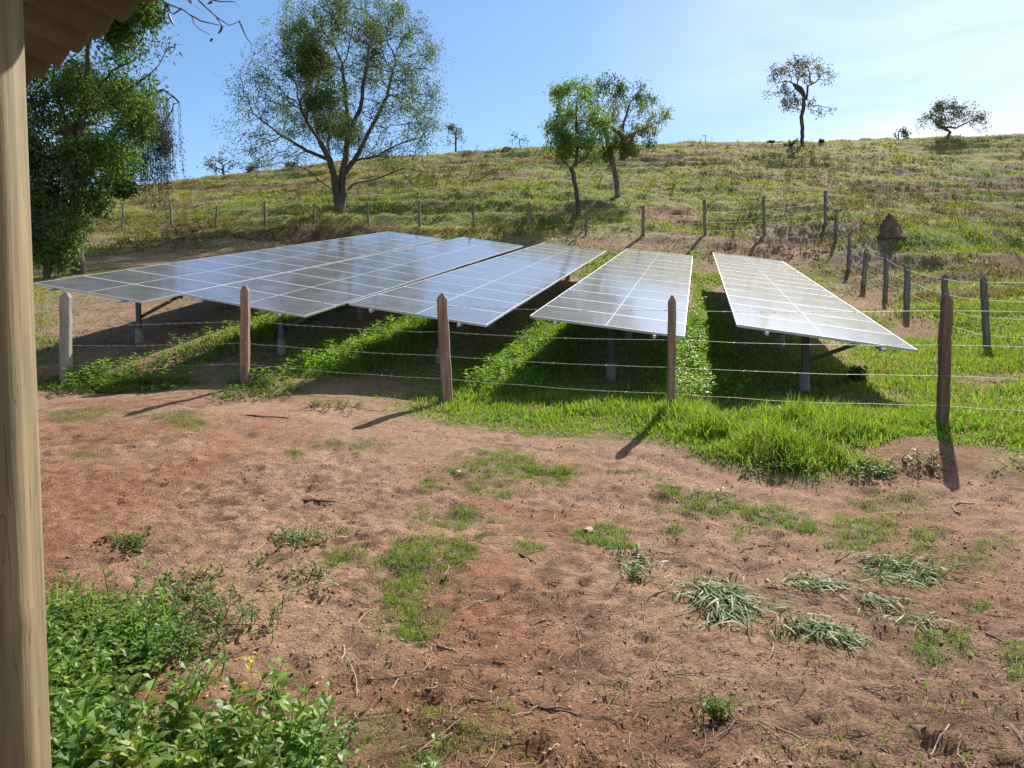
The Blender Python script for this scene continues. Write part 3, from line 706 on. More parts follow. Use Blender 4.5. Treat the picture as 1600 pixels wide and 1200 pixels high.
# ------------------------------------------------------------------ trees
def norm(v): return v / (np.linalg.norm(v, axis=-1, keepdims=True) + 1e-9)
def colonize(attr, nodes, parent, step, infl, kill, r, maxit=130, droop=0.0, jit=.25):
    pos = [np.array(p, float) for p in nodes]; par = list(parent)
    NP = np.array(pos); D = np.full(len(attr), 1e9); I = np.zeros(len(attr), int); act = np.ones(len(attr), bool)
    def upd(start, arr):
        for s in range(0, len(arr), 400):
            blk = arr[s:s + 400]; d = np.linalg.norm(attr[:, None] - blk[None], axis=2); k = d.argmin(1); dm = d[np.arange(len(attr)), k]
            m = dm < D; D[m] = dm[m]; I[m] = start + s + k[m]
    upd(0, NP)
    for it in range(maxit):
        m = act & (D < infl)
        if not m.any():
            if it > 40 or not act.any(): break
            m = act
        ids = np.unique(I[m]); new = []
        allp = np.array(pos)
        for i in ids:
            a = attr[m & (I == i)]; v = norm(a - allp[i]).mean(0)
            if np.linalg.norm(v) < .15: v = norm(a[0] - allp[i])
            v = norm(v) + r.normal(0, jit, 3); v[2] -= droop; v = norm(v)
            new.append(allp[i] + v * step); par.append(i)
        st = len(pos); pos += new; upd(st, np.array(new)); act &= D > kill
        if len(pos) > 6500: break
    return np.array(pos), np.array(par)
def tree_mesh(pos, par, r0, rtrunk, expo=2.3, flare=None):
    n = len(pos); ch = [[] for _ in range(n)]
    for i in range(n):
        if par[i] >= 0: ch[par[i]].append(i)
    rad = np.zeros(n); acc = np.zeros(n); nt = sum(1 for c in ch if not c); expo = float(np.clip(math.log(max(nt, 3)) / math.log(rtrunk / r0), 1.7, 3.3))
    for i in range(n - 1, -1, -1):
        if acc[i] == 0: acc[i] = r0 ** expo
        if par[i] >= 0: acc[par[i]] += acc[i]
    rad = np.minimum(acc ** (1 / expo), rtrunk)
    if flare is not None:
        hh = pos[:, 2] - pos[0, 2]; rad = rad * (1 + flare * np.exp(-hh / .5) * (rad > rtrunk * .4))
    return rad, ch
def tubes(pos, par, rad, ch):
    n = len(pos); e = np.array([i for i in range(n) if par[i] >= 0]); p = par[e]
    d = norm(pos[e] - pos[p]); ref = np.array([.93, .31, .17]); 
    main = np.zeros(n, bool)
    for i in range(n):
        if ch[i]: main[max(ch[i], key=lambda q: rad[q])] = True
    dn = np.zeros((n, 3)); dn[e] = d; dn[0] = d[0]
    def fr(dd):
        u = norm(np.cross(dd, ref)); return u, np.cross(dd, u)
    dstart = np.where((main[e])[:, None], dn[p], d); rs = np.where(main[e], rad[p], np.minimum(rad[p], rad[e] * 1.15))
    u1, w1 = fr(dstart); u2, w2 = fr(d)
    Vs, Fs, Sz = [], [], 0; off = 0
    for K, sel in ((8, rad[e] > .03), (5, (rad[e] <= .03) & (rad[e] > .012)), (3, rad[e] <= .012)):
        if not sel.any(): continue
        t = np.arange(K) * 2 * math.pi / K; c, s = np.cos(t), np.sin(t); m = sel.sum()
        A = pos[p[sel]][:, None] + (u1[sel][:, None] * c[None, :, None] + w1[sel][:, None] * s[None, :, None]) * rs[sel][:, None, None]
        B = pos[e[sel]][:, None] + (u2[sel][:, None] * c[None, :, None] + w2[sel][:, None] * s[None, :, None]) * rad[e[sel]][:, None, None]
        Vs.append(np.concatenate([A, B], 1).reshape(-1, 3)); b = off + np.arange(m)[:, None] * 2 * K; j = np.arange(K)[None]
        Fs.append(np.stack([b + j, b + (j + 1) % K, b + K + (j + 1) % K, b + K + j], -1).reshape(-1, 4)); off += m * 2 * K
    return np.concatenate(Vs), np.concatenate(Fs)
def leaves(c, L_, W_, r, colA, colB, droop=.3, tone=None, up=0.0):
    """two-facet pointed leaves, one per centre"""
    n = len(c); a = norm(r.normal(0, 1, (n, 3)) + np.array([0, 0, -droop])); b = norm(np.cross(a, r.normal(0, 1, (n, 3)) + np.array([0, 0, up])))
    nn = np.cross(a, b); L2 = L_ * r.uniform(.6, 1.25, (n, 1)); W2 = W_ * r.uniform(.7, 1.2, (n, 1))
    V = np.stack([c, c + a * L2 * .45 + b * W2 * .5 + nn * W2 * .15, c + a * L2, c + a * L2 * .45 - b * W2 * .5 + nn * W2 * .15], 1).reshape(-1, 3)
    F = (np.arange(n)[:, None] * 4 + np.arange(4)[None])
    t = r.random((n, 1)) if tone is None else np.clip(tone[:, None] + r.normal(0, .18, (n, 1)), 0, 1)
    col = np.array(colA) + (np.array(colB) - np.array(colA)) * t; col = col * r.uniform(.75, 1.25, (n, 1))
    return V, F, np.repeat(col, 4, 0)
def crown_pts(blobs, d, n, r):
    wts = np.array([b[2] * b[3] * (b[5] if len(b) > 5 else 1) for b in blobs], float); wts /= wts.sum(); out = []
    for b, w in zip(blobs, wts):
        m = max(3, int(n * w)); q = norm(r.normal(0, 1, (m, 3))) * (r.random((m, 1)) ** (1 / 2.4))
        c = P(b[0], b[1], d + (b[6] if len(b) > 6 else 0)); s = d / FPX
        rz = b[4] if len(b) > 4 and b[4] else (b[2] + b[3]) / 2
        out.append(c + q * np.array([b[2] * s, rz * s, b[3] * s]))
    return np.concatenate(out)
def make_tree(name, label, cat, base, d, trunk, blobs, n_attr, rt, seed, step, leafN, LL, LW, cA, cB, bark='bark', r0=.006, twigs=2, twl=.45, droop=.1, kill=None, infl=None, expo=2.3, dens=None, group=None, cluster=.25, ldroop=.4, flare=.18, extra=None, expn=None, clump=1.3):
    r = np.random.default_rng(seed); b0 = P(base[0], base[1], d); x0, y0 = b0[0], b0[1]; zb = gz(x0, y0); s = d / FPX
    root = thing(name, label, cat, (x0, y0, zb), group); org = np.array([x0, y0, zb])
    nodes, par = [np.array([x0, y0, zb - .25])], [-1]
    for path in trunk:   # paths as lists of (px, py, depth offset, from node index)
        prev = path[0]
        if isinstance(prev, tuple):
            qx, qy = inpx(np.array(nodes)); prev = int(np.argmin((qx - prev[0]) ** 2 + (qy - prev[1]) ** 2))
        if prev < 0: prev = len(nodes) + prev
        for q in path[1:]:
            tgt = P(q[0], q[1], d + (q[2] if len(q) > 2 else 0)); st_ = nodes[prev]; L_ = np.linalg.norm(tgt - st_); k = max(1, int(L_ / step))
            for j in range(1, k + 1):
                nodes.append(st_ + (tgt - st_) * j / k + (r.normal(0, step * .06, 3) if j < k else 0)); par.append(prev); prev = len(nodes) - 1
    at = crown_pts(blobs, d, n_attr, r)
    pos, pr_ = colonize(at, nodes, par, step, infl or step * 9, kill or step * 2.0, r, droop=droop * .3)
    chn = np.bincount(pr_[pr_ >= 0], minlength=len(pos)); tips = np.where(chn == 0)[0]
    tips = tips[tips >= len(nodes)] if (tips >= len(nodes)).any() else tips
    # fine twigs
    np_, pp_ = [pos], [pr_]; cnt = len(pos)
    th = np.where((chn <= 1) & (np.arange(len(pos)) >= len(nodes)))[0]
    if twigs > 0:
        src = np.concatenate([np.repeat(tips, twigs + 1), r.choice(th, int(len(th) * .5 * twigs))])
        dirp = norm(pos[src] - pos[pr_[src]]); v = norm(dirp + r.normal(0, .65, (len(src), 3)) + np.array([0, 0, -droop]))
        q1 = pos[src] + v * twl * .5 * r.uniform(.5, 1.3, (len(src), 1)); v2 = norm(v + r.normal(0, .4, v.shape) + np.array([0, 0, -droop])); q2 = q1 + v2 * twl * .5 * r.uniform(.5, 1.3, (len(src), 1))
        np_ += [q1, q2]; pp_ += [src, cnt + np.arange(len(src))]; lc = np.concatenate([q1, q2, q2, pos[tips]])
    else: lc = pos[tips]
    pos2, par2 = np.concatenate(np_), np.concatenate(pp_)
    if extra is not None: pos2, par2, lc = extra(pos2, par2, lc, r)
    rad, ch = tree_mesh(pos2, par2, r0, rt, expo, flare)
    Vt, Ft = tubes(pos2, par2, rad, ch)
    mesh_obj('trunk', Vt - org, Ft, 4, M[bark], root, smooth=True)
    if leafN:
        w = np.ones(len(lc))
        if dens is not None: w = dens(lc, d)
        cs = 34.0 / d if d > 50 else 1.0
        w = w * (.14 + sstep(.42, .60, .5 * fbm(lc[:, 0] * clump * cs, lc[:, 2] * clump * cs, seed + 3, 3) + .5 * fbm(lc[:, 1] * clump * cs + 4, lc[:, 2] * clump * cs - lc[:, 0] * .6 * cs, seed + 8, 3)))
        w = w / w.sum(); c = lc[r.choice(len(lc), leafN, p=w)] + r.normal(0, cluster, (leafN, 3))
        tone = fbm(c[:, 0] * .5 + c[:, 1], c[:, 2] * .5, seed, 3)
        V, F, cc = leaves(c, LL, LW, r, cA, cB, ldroop, sstep(.3, .7, tone))
        mesh_obj('crown', V - org, F, 4, M['leaf'], root, col=cc)
    return root, pos2, par2
def inpx(c, d0=None):
    v = c - np.array([0, 0, CAMZ]); f = v[:, 1] * math.cos(PITCH) - v[:, 2] * math.sin(PITCH); u = -v[:, 1] * math.sin(PITCH) - v[:, 2] * math.cos(PITCH)
    return 800 + FPX * v[:, 0] / f, 600 + FPX * u / f

DK, MD, LT = (.022, .045, .012), (.05, .095, .02), (.10, .165, .035)
# the big tree on the slope
def dens_big(c, d):
    x, y = inpx(c)
    w = .30 + 1.15 * np.exp(-(((x - 500) / 48) ** 2 + ((y - 110) / 95) ** 2)) + 1.0 * np.exp(-(((x - 535) / 50) ** 2 + ((y - 205) / 35) ** 2)) + .35 * ((y < 60)) + .28 * np.exp(-(((x - 640) / 60) ** 2 + ((y - 130) / 90) ** 2))
    return w
make_tree('broadleaf_tree', 'large spreading tree with forked dark trunk on the slope behind the tables', 'tree', (530, 326), 41,
          [(0, (525, 300), (522, 274)), (0, (536, 302, .3), (535, 276, .2)), ((522, 275), (515, 250, -.5), (500, 222, -1), (482, 195, -1), (468, 160, -2)), ((535, 276), (541, 245), (545, 205, .5), (540, 150, 1), (535, 100, 1)), ((535, 276), (554, 250, .5), (572, 215, 1), (590, 180, 2), (605, 150, 2), (614, 110, 2)),
           ((545, 205), (563, 170, -1), (570, 120, -2), (577, 70, -2)), ((517, 250), (480, 236, 1), (440, 212, 2), (405, 185, 2)), ((525, 300), (507, 288, -1), (478, 264, -2), (440, 254, -3), (400, 262, -3)), ((527, 314), (500, 309, -1), (465, 288, -2), (430, 292, -3), (395, 302, -3)),
           ((535, 308), (553, 287, 1), (590, 279, 2), (630, 263, 3), (665, 268, 3)), ((554, 250), (590, 244, -2), (622, 226, -3), (652, 216, -3)), ((500, 222), (490, 170, 2), (500, 110, 3), (500, 60, 3)), ((522, 275), (520, 262, 1), (512, 225, 2), (515, 180, 2), (520, 130, 2))],
          [(620, 110, 62, 85), (560, 55, 75, 55), (500, 60, 60, 50), (490, 140, 75, 75), (415, 145, 62, 55, 0, .8), (400, 220, 50, 50, 0, .45), (635, 195, 48, 55, 0, .9), (540, 200, 60, 40, 0, .5), (660, 160, 26, 60, 0, .8), (530, 20, 60, 25), (450, 80, 40, 40), (440, 255, 55, 20, 0, .35), (600, 240, 60, 15, 0, .35)],
          3800, .30, 11, .44, 60000, .145, .055, (.045, .08, .022), (.15, .20, .055), r0=.005, clump=1.1, twigs=3, twl=.9, dens=dens_big, cluster=.16, expo=2.25, kill=.62, infl=3.2)
print('big tree')
# two middle trees
make_tree('broadleaf_tree', 'bright green tree with curved forked trunk, left one of the pair behind the fence', 'tree', (905, 345), 37,
          [(0, (903, 318), (899, 290), (896, 270)), (-1, (884, 255), (873, 245), (862, 240)), (-4, (910, 250), (920, 238), (928, 225)), (-4, (903, 225), (900, 180))],
          [(905, 165, 34, 38), (885, 205, 30, 40), (880, 150, 18, 18, 0, .5), (925, 195, 22, 40), (880, 240, 34, 14, 0, .7), (925, 235, 20, 14), (858, 212, 10, 10, 0, .5), (898, 145, 25, 18)],
          700, .135, 12, .27, 7600, .20, .065, (.06, .12, .02), (.19, .28, .05), r0=.005, twigs=2, twl=.5, cluster=.15, ldroop=1.2, group='pair of trees behind the back fence')
make_tree('broadleaf_tree', 'wide airy tree with reaching right limb, right one of the pair on the slope', 'tree', (964, 309), 44,
          [(0, (964, 290), (960, 268), (957, 250)), (-1, (950, 225), (945, 205), (958, 180)), (-3, (978, 215, -1), (1000, 205, -1), (1020, 195, -1)), (-4, (970, 250), (985, 240), (1000, 235)), (-5, (975, 190), (985, 160))],
          [(940, 145, 35, 22), (985, 160, 40, 25), (1030, 185, 22, 22, 0, .9), (1010, 200, 20, 12, 0, .6), (995, 230, 28, 13), (965, 200, 30, 32, 0, .8), (1000, 150, 22, 18), (930, 165, 26, 26, 0, .8), (940, 200, 22, 20, 0, .5), (945, 235, 18, 18), (915, 140, 16, 16)],
          760, .155, 13, .29, 8200, .20, .065, (.075, .11, .03), (.21, .24, .075), r0=.0055, twigs=2, twl=.5, cluster=.15, ldroop=1.2, bark='bark2', group='pair of trees behind the back fence')
# ridge trees
make_tree('broadleaf_tree', 'tall thin tree with sparse leaves standing alone on the ridge at the right', 'tree', (1254, 226), 70,
          [(0, (1254, 200), (1252, 182), (1255, 172)), (-1, (1257, 150), (1252, 138), (1240, 132)), (-1, (1268, 165, 0), (1278, 165), (1290, 168)), (-6, (1262, 135), (1275, 128))],
          [(1240, 108, 25, 17), (1265, 105, 25, 16), (1215, 142, 22, 10), (1290, 118, 22, 14), (1290, 168, 18, 9), (1210, 120, 12, 10), (1250, 160, 18, 10, 0, .4), (1232, 162, 12, 8, 0, .5), (1310, 120, 8, 8, 0, .5)],
          520, .17, 14, .36, 2400, .26, .10, (.07, .065, .035), (.16, .13, .06), r0=.009, twigs=2, twl=.6, cluster=.18, ldroop=.8)
make_tree('broadleaf_tree', 'low wide umbrella-shaped tree on the ridge at the far right', 'tree', (1480, 222), 72,
          [(0, (1481, 213), (1485, 206)), (-1, (1470, 198), (1460, 190)), (-3, (1495, 200), (1510, 192))],
          [(1473, 168, 24, 8), (1500, 174, 28, 9), (1455, 186, 20, 9), (1524, 186, 18, 8), (1490, 190, 34, 8, 0, .6), (1444, 203, 12, 5), (1528, 202, 14, 5)],
          460, .20, 15, .30, 3000, .24, .09, (.07, .08, .035), (.16, .16, .065), r0=.009, twigs=1, twl=.55, cluster=.22)
make_tree('broadleaf_tree', 'small feathery tree on the skyline right of the large tree', 'tree', (712, 240), 76,
          [(0, (712, 225), (712, 210))], [(712, 205, 14, 12), (706, 222, 10, 8, 0, .5), (719, 220, 8, 8, 0, .5)], 140, .10, 16, .35, 600, .22, .09, (.04, .06, .025), (.09, .12, .04), r0=.018, twigs=1, twl=.5, cluster=.2)
make_tree('bare_tree', 'tiny nearly leafless tree on the skyline left of the pair of trees', 'tree', (813, 233), 76,
          [(0, (812, 224))], [(812, 214, 16, 7)], 70, .12, 17, .4, 90, .25, .1, (.05, .05, .03), (.1, .09, .05), r0=.02, twigs=1, twl=.6)
make_tree('bare_tree', 'small bare scrubby tree on the skyline left of the large tree', 'tree', (351, 288), 84,
          [(0, (350, 275), (348, 265))], [(340, 252, 14, 14), (355, 258, 16, 14), (330, 245, 8, 6, 0, .5)], 130, .2, 18, .5, 350, .3, .12, (.05, .05, .025), (.1, .09, .04), r0=.024, twigs=2, twl=.8)
make_tree('bare_tree', 'tiny leafless sapling on the skyline left of the tall thin ridge tree', 'tree', (1102, 227), 74, [(0, (1102, 218))], [(1101, 213, 7, 6)], 26, .09, 19, .4, 0, .2, .1, MD, LT, r0=.022, twigs=1, twl=.4)
make_tree('broadleaf_tree', 'tiny flat-topped tree on the skyline beside the umbrella-shaped tree', 'tree', (1404, 224), 77, [(0, (1404, 214))], [(1404, 207, 14, 3)], 60, .09, 20, .3, 260, .26, .13, (.04, .05, .025), (.09, .09, .04), r0=.02, twigs=1, twl=.4, cluster=.15)
print('ridge trees')
# left grove
def pods_extra(pos, par, lc, r):
    return pos, par, lc
t1, p1, q1 = make_tree('broadleaf_tree', 'tall dark leafy tree beside the shed roof, bare pod-hung branches reaching right', 'tree', (120, 392), 24,
          [(0, (118, 340), (120, 280), (122, 225)), (-1, (128, 180), (150, 140), (175, 110), (215, 90)), (5, (105, 190), (90, 150), (85, 100)), (-8, (150, 190, 1), (190, 150, 2), (240, 110)), (8, (140, 60), (170, -10), (215, -40), (275, -10), (320, 20)), (-4, (265, -30), (330, -15), (375, 10))],
          [(140, 150, 80, 55), (90, 190, 60, 80), (85, 270, 50, 50, 0, .7), (160, 240, 60, 55, 0, .7), (215, 100, 48, 30), (215, 150, 45, 40, 0, .8), (200, 60, 40, 35), (110, 80, 80, 50), (225, 35, 25, 15, 0, .6), (265, 65, 16, 10, 0, .6), (60, 330, 40, 50, 0, .5), (190, 0, 40, 30)],
          1700, .21, 21, .26, 33000, .16, .06, (.025, .052, .014), (.13, .22, .04), r0=.005, twigs=2, twl=.5, cluster=.2, kill=.6,
          dens=lambda c, d: np.where(inpx(c)[0] > 285, 0.0, 1.0) * (.01 + sstep(.46, .58, fbm(c[:, 0] * 1.1, c[:, 2] * 1.1, 5, 2))))
# curved dark seed pods on its outer branches
podm = MB(); orgt = np.array(t1.location)
for (px, py, dx, dy, k) in [(256, 15, -4, 26, 4), (208, 10, 6, -14, 3), (262, 12, 2, 12, 2), (268, 30, 10, 22, -3), (343, 45, -6, 16, 6), (328, 4, -8, 4, 2), (330, 62, 4, -6, 1), (222, 8, 3, -8, 2), (235, 18, 4, 8, 2), (296, 2, 5, 8, 2)]:
    a_, b_ = P(px - dx / 2, py - dy / 2, 24), P(px + dx / 2, py + dy / 2, 24); mid_ = (a_ + b_) / 2 + np.array([k * 24 / FPX, 0, 0])
    pts_ = [(1 - t) ** 2 * a_ + 2 * t * (1 - t) * mid_ + t * t * b_ - orgt for t in np.linspace(0, 1, 7)]
    pm = MB(); pm.tube(pts_, [.012, .03, .036, .038, .036, .028, .008], 6); pm.build('seed_pod', M['pod'], t1)
bm_ = MB(); rb = random.Random(9)
for pts_ in ([(240, -6), (262, 6), (285, 14), (298, 24), (302, 36), (312, 46), (328, 54)], [(298, 24), (315, 34), (335, 38), (350, 40)], [(305, -5), (322, 12), (340, 28), (358, 40), (375, 34)], [(262, 6), (258, 14)], [(340, 28), (345, 38)], [(375, 34), (384, 56), (395, 72)], [(320, -4), (345, 2), (368, 2)], [(285, 14), (272, 24), (268, 20)]):
    bm_.tube([P(x_, y_, 24) - orgt + np.array([0, rb.gauss(0, .05), 0]) for x_, y_ in pts_], np.linspace(.03, .010, len(pts_)), 5)
bm_.build('branch', M['bark'], t1)
# drooping tree behind
def droopers(pos, par, lc, r):
    xx, yy = inpx(pos); cand = np.where((xx > 195) & (xx < 292) & (yy < 300))[0]
    newp, newr, lcs = [], [], []; cnt = len(pos)
    for i in r.choice(cand, 240):
        cur = pos[i]; pr0 = i; L_ = int(r.integers(5, 15))
        for k in range(L_):
            cur = cur + np.array([r.normal(0, .035), r.normal(0, .035), -.26]); newp.append(cur); newr.append(pr0); pr0 = cnt + len(newp) - 1
            lcs.append(cur)
    return np.concatenate([pos, np.array(newp)]), np.concatenate([par, np.array(newr)]), np.concatenate([lc[inpx(lc)[0] < 230], np.array(lcs), np.array(lcs)])
make_tree('weeping_tree', 'airy weeping tree with thin hanging strands behind the dark leafy tree', 'tree', (108, 388), 30,
          [(0, (110, 340), (130, 280), (160, 230)), (-1, (195, 185), (225, 155), (255, 140)), (-1, (270, 150), (280, 160))],
          [(225, 150, 42, 26), (250, 150, 38, 20), (180, 170, 40, 30), (240, 190, 28, 30, 0, .5), (150, 200, 40, 30, 0, .5)],
          420, .16, 22, .25, 5200, .12, .04, (.03, .045, .02), (.09, .12, .04), r0=.005, twigs=1, twl=.4, cluster=.07, extra=droopers, ldroop=1.5)
make_tree('broadleaf_tree', 'dark ivy-clad tree close behind the wooden pole', 'tree', (70, 402), 23,
          [(0, (70, 330), (66, 250)), (0, (90, 350), (98, 300))],
          [(62, 300, 30, 45), (95, 345, 24, 34), (70, 375, 26, 22), (110, 310, 24, 26), (55, 240, 28, 40), (140, 310, 20, 20, 0, .4), (115, 260, 30, 30), (105, 345, 30, 36), (115, 295, 36, 32), (85, 388, 40, 18)],
          600, .16, 23, .22, 11500, .15, .08, (.022, .048, .016), (.10, .16, .05), r0=.006, twigs=1, twl=.35, cluster=.2)
make_tree('broadleaf_tree', 'slender pale-trunked tree between the ivy-clad tree and the sapling', 'tree', (132, 380), 31,
          [(0, (128, 340), (124, 300), (140, 260))], [(150, 270, 35, 35), (175, 260, 25, 25), (185, 250, 15, 30), (200, 275, 18, 20, 0, .5), (120, 250, 30, 30)],
          260, .15, 24, .3, 5200, .22, .07, (.03, .065, .018), (.09, .16, .03), bark='bark2', r0=.006, twigs=1, twl=.4, cluster=.18, ldroop=.8)
make_tree('sapling', 'thin pale sapling topped by a leaf tuft, left end of back fence', 'sapling', (197, 374), 37,
          [(0, (194, 345), (189, 318), (187, 306))], [(187, 298, 12, 9)], 40, .11, 25, .2, 420, .3, .1, (.05, .1, .02), (.11, .18, .03), bark='bark2', r0=.01, twigs=1, twl=.25, cluster=.12, ldroop=1.0, flare=.05)
for i, (px_, py_, w_, h_, lb) in enumerate([(1283, 226, 6, 3, 'small dark bush on the ridge just right of the tall thin tree'), (1205, 226, 4, 2.5, 'tiny round dark bush on the ridge just left of the tall thin tree'), (390, 272, 14, 9, 'dark low bush on the skyline left of the large tree'), (455, 262, 10, 6, 'low bush on the skyline under the large tree\'s left limbs'), (1300, 296, 12, 5, 'dry brown bush beside the top corner post of the boundary fence'), (1235, 225, 22, 4, 'low dark scrub around the foot of the tall thin ridge tree'),
                                          (1340, 560, 14, 12, 'leafy green bush just right of the rightmost table\'s near corner')]):
    dd = {1283: 72, 1205: 73, 390: 80, 455: 79, 1300: 35.5, 1235: 69.5, 1340: 11.5}[px_]
    rr_ = np.random.default_rng(200 + i); q = P(px_, py_, dd); zb = gz(q[0], q[1]); root = thing('bush', lb, 'bush', (q[0], q[1], zb)); s_ = dd / FPX
    stem = MB(); c_ = []
    for k in range(14):
        tip = np.array([rr_.normal(0, w_ * s_ * .5), rr_.normal(0, w_ * s_ * .5), rr_.uniform(.3, 1) * h_ * s_ * 1.6]); stem.tube([(0, 0, -.05), tip * .5 + rr_.normal(0, .03, 3), tip], [.012 * dd / 30, .009 * dd / 30, .004], 4)
        c_ += [tip * t for t in (.5, .7, .85, 1)]
    stem.build('stem', M['bark'], root); c_ = np.array(c_)
    nl = 900 if dd > 20 else 500; LLs = .16 if dd > 60 else (.12 if dd > 20 else .09)
    V, F, cc = leaves(c_[rr_.integers(0, len(c_), nl)] + rr_.normal(0, h_ * s_ * .22, (nl, 3)), LLs, LLs * .45, rr_, (.05, .06, .025) if dd > 20 else (.05, .1, .02), (.13, .11, .05) if px_ == 1300 else (.10, .15, .035), .2)
    V[:, 2] = np.maximum(V[:, 2], -.05); mesh_obj('foliage', V, F, 4, M['leaf'], root, col=cc)
print('trees done')

# ------------------------------------------------------------------ termite mounds
def mound(px, py, d, w, h, label, seed):
    q = P(px, py, d); zb = gz(q[0], q[1]); root = tag(None or bpy.data.objects.new('tmp', None), None); bpy.data.objects.remove(root)
    V, F = [], []; NR, NZ = 28, 16
    for i in range(NZ):
        t = i / (NZ - 1); r_ = w * (.22 * math.sqrt(max(0, 1 - t ** 2)) + .78 * (1 - t) ** 1.3); z_ = h * t - .25 * (1 - t) ** 3
        for j in range(NR):
            a_ = 2 * math.pi * j / NR; nn = fbm(np.array([math.cos(a_) * 1.7 + seed]), np.array([math.sin(a_) * 1.7 + t * 2.5]), seed, 4)[0]
            rr2 = r_ * (.55 + .9 * nn); V.append((rr2 * math.cos(a_) + w * .25 * (1 - t) * .6, rr2 * math.sin(a_), z_ * (1 + .35 * (nn - .5)) + .16 * (nn - .5)))
    for i in range(NZ - 1):
        for j in range(NR): F.append([i * NR + j, i * NR + (j + 1) % NR, (i + 1) * NR + (j + 1) % NR, (i + 1) * NR + j])
    o = mesh_obj('termite_mound', np.array(V), F, 4, M['termite'], smooth=True); o.location = (q[0], q[1], zb); tag(o, label, 'termite mound', 'termite mounds on the hill'); return o
mound(1388, 368, 30, .56, .72, 'pointed red-brown termite mound in the grass right of the boundary fence', 3)
mound(792, 240, 70, .9, .55, 'low brown termite mound near the skyline left of the pair of trees', 5)
mound(888, 246, 70, .35, .3, 'tiny brown mound just below the skyline between the pair of trees', 8) if False else None

# ------------------------------------------------------------------ ground vegetation
def blades(p, h, w, r, cA, cB, dry, seg=1, lean=.35, cC=None):
    """grass blades rooted at p"""
    n = len(p); az = r.uniform(0, 2 * math.pi, n); dr = np.c_[np.cos(az), np.sin(az), np.zeros(n)]; az2 = r.uniform(0, 2 * math.pi, n); sd_ = np.c_[np.cos(az2), np.sin(az2), np.zeros(n)]
    hh = (h * r.uniform(.5, 1.3, n))[:, None]; ww = (w * r.uniform(.7, 1.3, n))[:, None]; ln = (r.gamma(1.6, lean / 1.6, n))[:, None]
    up = np.array([[0, 0, 1.]])
    tip = p + norm(up + dr * ln * 1.6) * hh; midp = p + norm(up + dr * ln * .6) * hh * .55
    if seg == 1:
        V = np.stack([p - sd_ * ww * .5, p + sd_ * ww * .5, tip], 1).reshape(-1, 3); F = np.arange(n * 3).reshape(-1, 3); k = 3
    else:
        V = np.stack([p - sd_ * ww * .5, p + sd_ * ww * .5, midp + sd_ * ww * .38, midp - sd_ * ww * .38, tip], 1).reshape(-1, 3)
        b = np.arange(n)[:, None] * 5; F = np.concatenate([b + np.array([[0, 1, 2]]), b + np.array([[0, 2, 3]]), b + np.array([[3, 2, 4]])], 1).reshape(-1, 3); k = 5
    t = r.random(n)[:, None]; g = np.array(cA) + (np.array(cB) - np.array(cA)) * t
    dcol = np.array([.30, .235, .10]) * r.uniform(.6, 1.15, (n, 1)) if cC is None else cC * r.uniform(.7, 1.2, (n, 1))
    m = (r.random(n) < dry)[:, None]; c = np.where(m, dcol, g) * r.uniform(.8, 1.2, (n, 1))
    return V, F, np.repeat(c, k, 0)
def polar(n, dmin, dmax, amin, amax, r):
    """random places, denser near the viewer"""
    d = dmin * (dmax / dmin) ** r.random(n); a = r.uniform(amin, amax, n)
    return d * a, d
def ground_pts(x, y): return np.c_[x, y, ground_h(x, y)]

r = np.random.default_rng(31)
# the hill
n0 = 84000
x, y = polar(n0, 12, 88, -.9, .98, r)
zo = zones(x, y); keep = (zo[5] > .3) & (r.random(n0) < zo[0] + .15)
x, y = x[keep], y[keep]; dry = zo[2][keep]; hh = zo[1][keep]; K = 7
cl = fbm(x * .55, y * .55, 95, 3)
brown = sstep(.52, .64, fbm(x * .11, y * .40 + 5, 91, 5, .6))
xx = np.repeat(x, K) + r.normal(0, .16, len(x) * K); yy = np.repeat(y, K) + r.normal(0, .16, len(x) * K)
p = ground_pts(xx, yy); p[:, 2] -= .02
hb = np.repeat((hh * .65 + .13 * sstep(.55, .8, cl)) * (.75 + .35 * y / 60), K)
cC = np.repeat(np.array([.34, .29, .075]) + (np.array([.15, .095, .055]) - np.array([.34, .29, .075])) * np.clip(brown + zo[6][keep], 0, 1)[:, None], K, 0)
V, F, C = blades(p, hb, np.repeat(.016 + .0011 * y, K), r, (.13, .185, .028), (.26, .28, .05), np.clip(np.repeat(dry * .95 + brown * .85, K), 0, .97), 1, .5, cC)
tag(mesh_obj('hill_grass', V, F, 3, M['grass'], col=C), 'rough yellow-green pasture grass covering the hill', 'grass', kind='stuff')
print('hill blades', len(F))
# middle ground
n0 = 215000
x, y = polar(n0, 5.6, 34, -.95, 1.0, r)
zo = zones(x, y); fade = 1 - zo[5]
keep = (r.random(n0) < zo[0] ** 1.3 * .95) & (r.random(n0) < fade + .05) & (y > ybound(x) - .1)
x, y = x[keep], y[keep]; dry = zo[2][keep]; hh = zo[1][keep]; dd_ = zo[6][keep]; K = 3
tuft = fbm(x * 2.2, y * 2.2, 97, 2)
xx = np.repeat(x, K) + r.normal(0, .035, len(x) * K); yy = np.repeat(y, K) + r.normal(0, .035, len(x) * K)
p = ground_pts(xx, yy); p[:, 2] -= .01
cC = np.repeat(np.array([.28, .22, .095]) + (np.array([.26, .2, .16]) - np.array([.28, .22, .095])) * dd_[:, None], K, 0)
V, F, C = blades(p, np.repeat(hh * (.55 + .9 * tuft), K), np.repeat(.006 + .0009 * y, K), r, (.10, .195, .018), (.27, .37, .045), np.clip(np.repeat(dry * .9 + dd_ * .3, K), 0, .95), 2, .45, cC)
tag(mesh_obj('grass', V, F, 3, M['grass'], col=C), 'bright green grass growing around and between the solar tables', 'grass', kind='stuff')
print('mid blades', len(F))
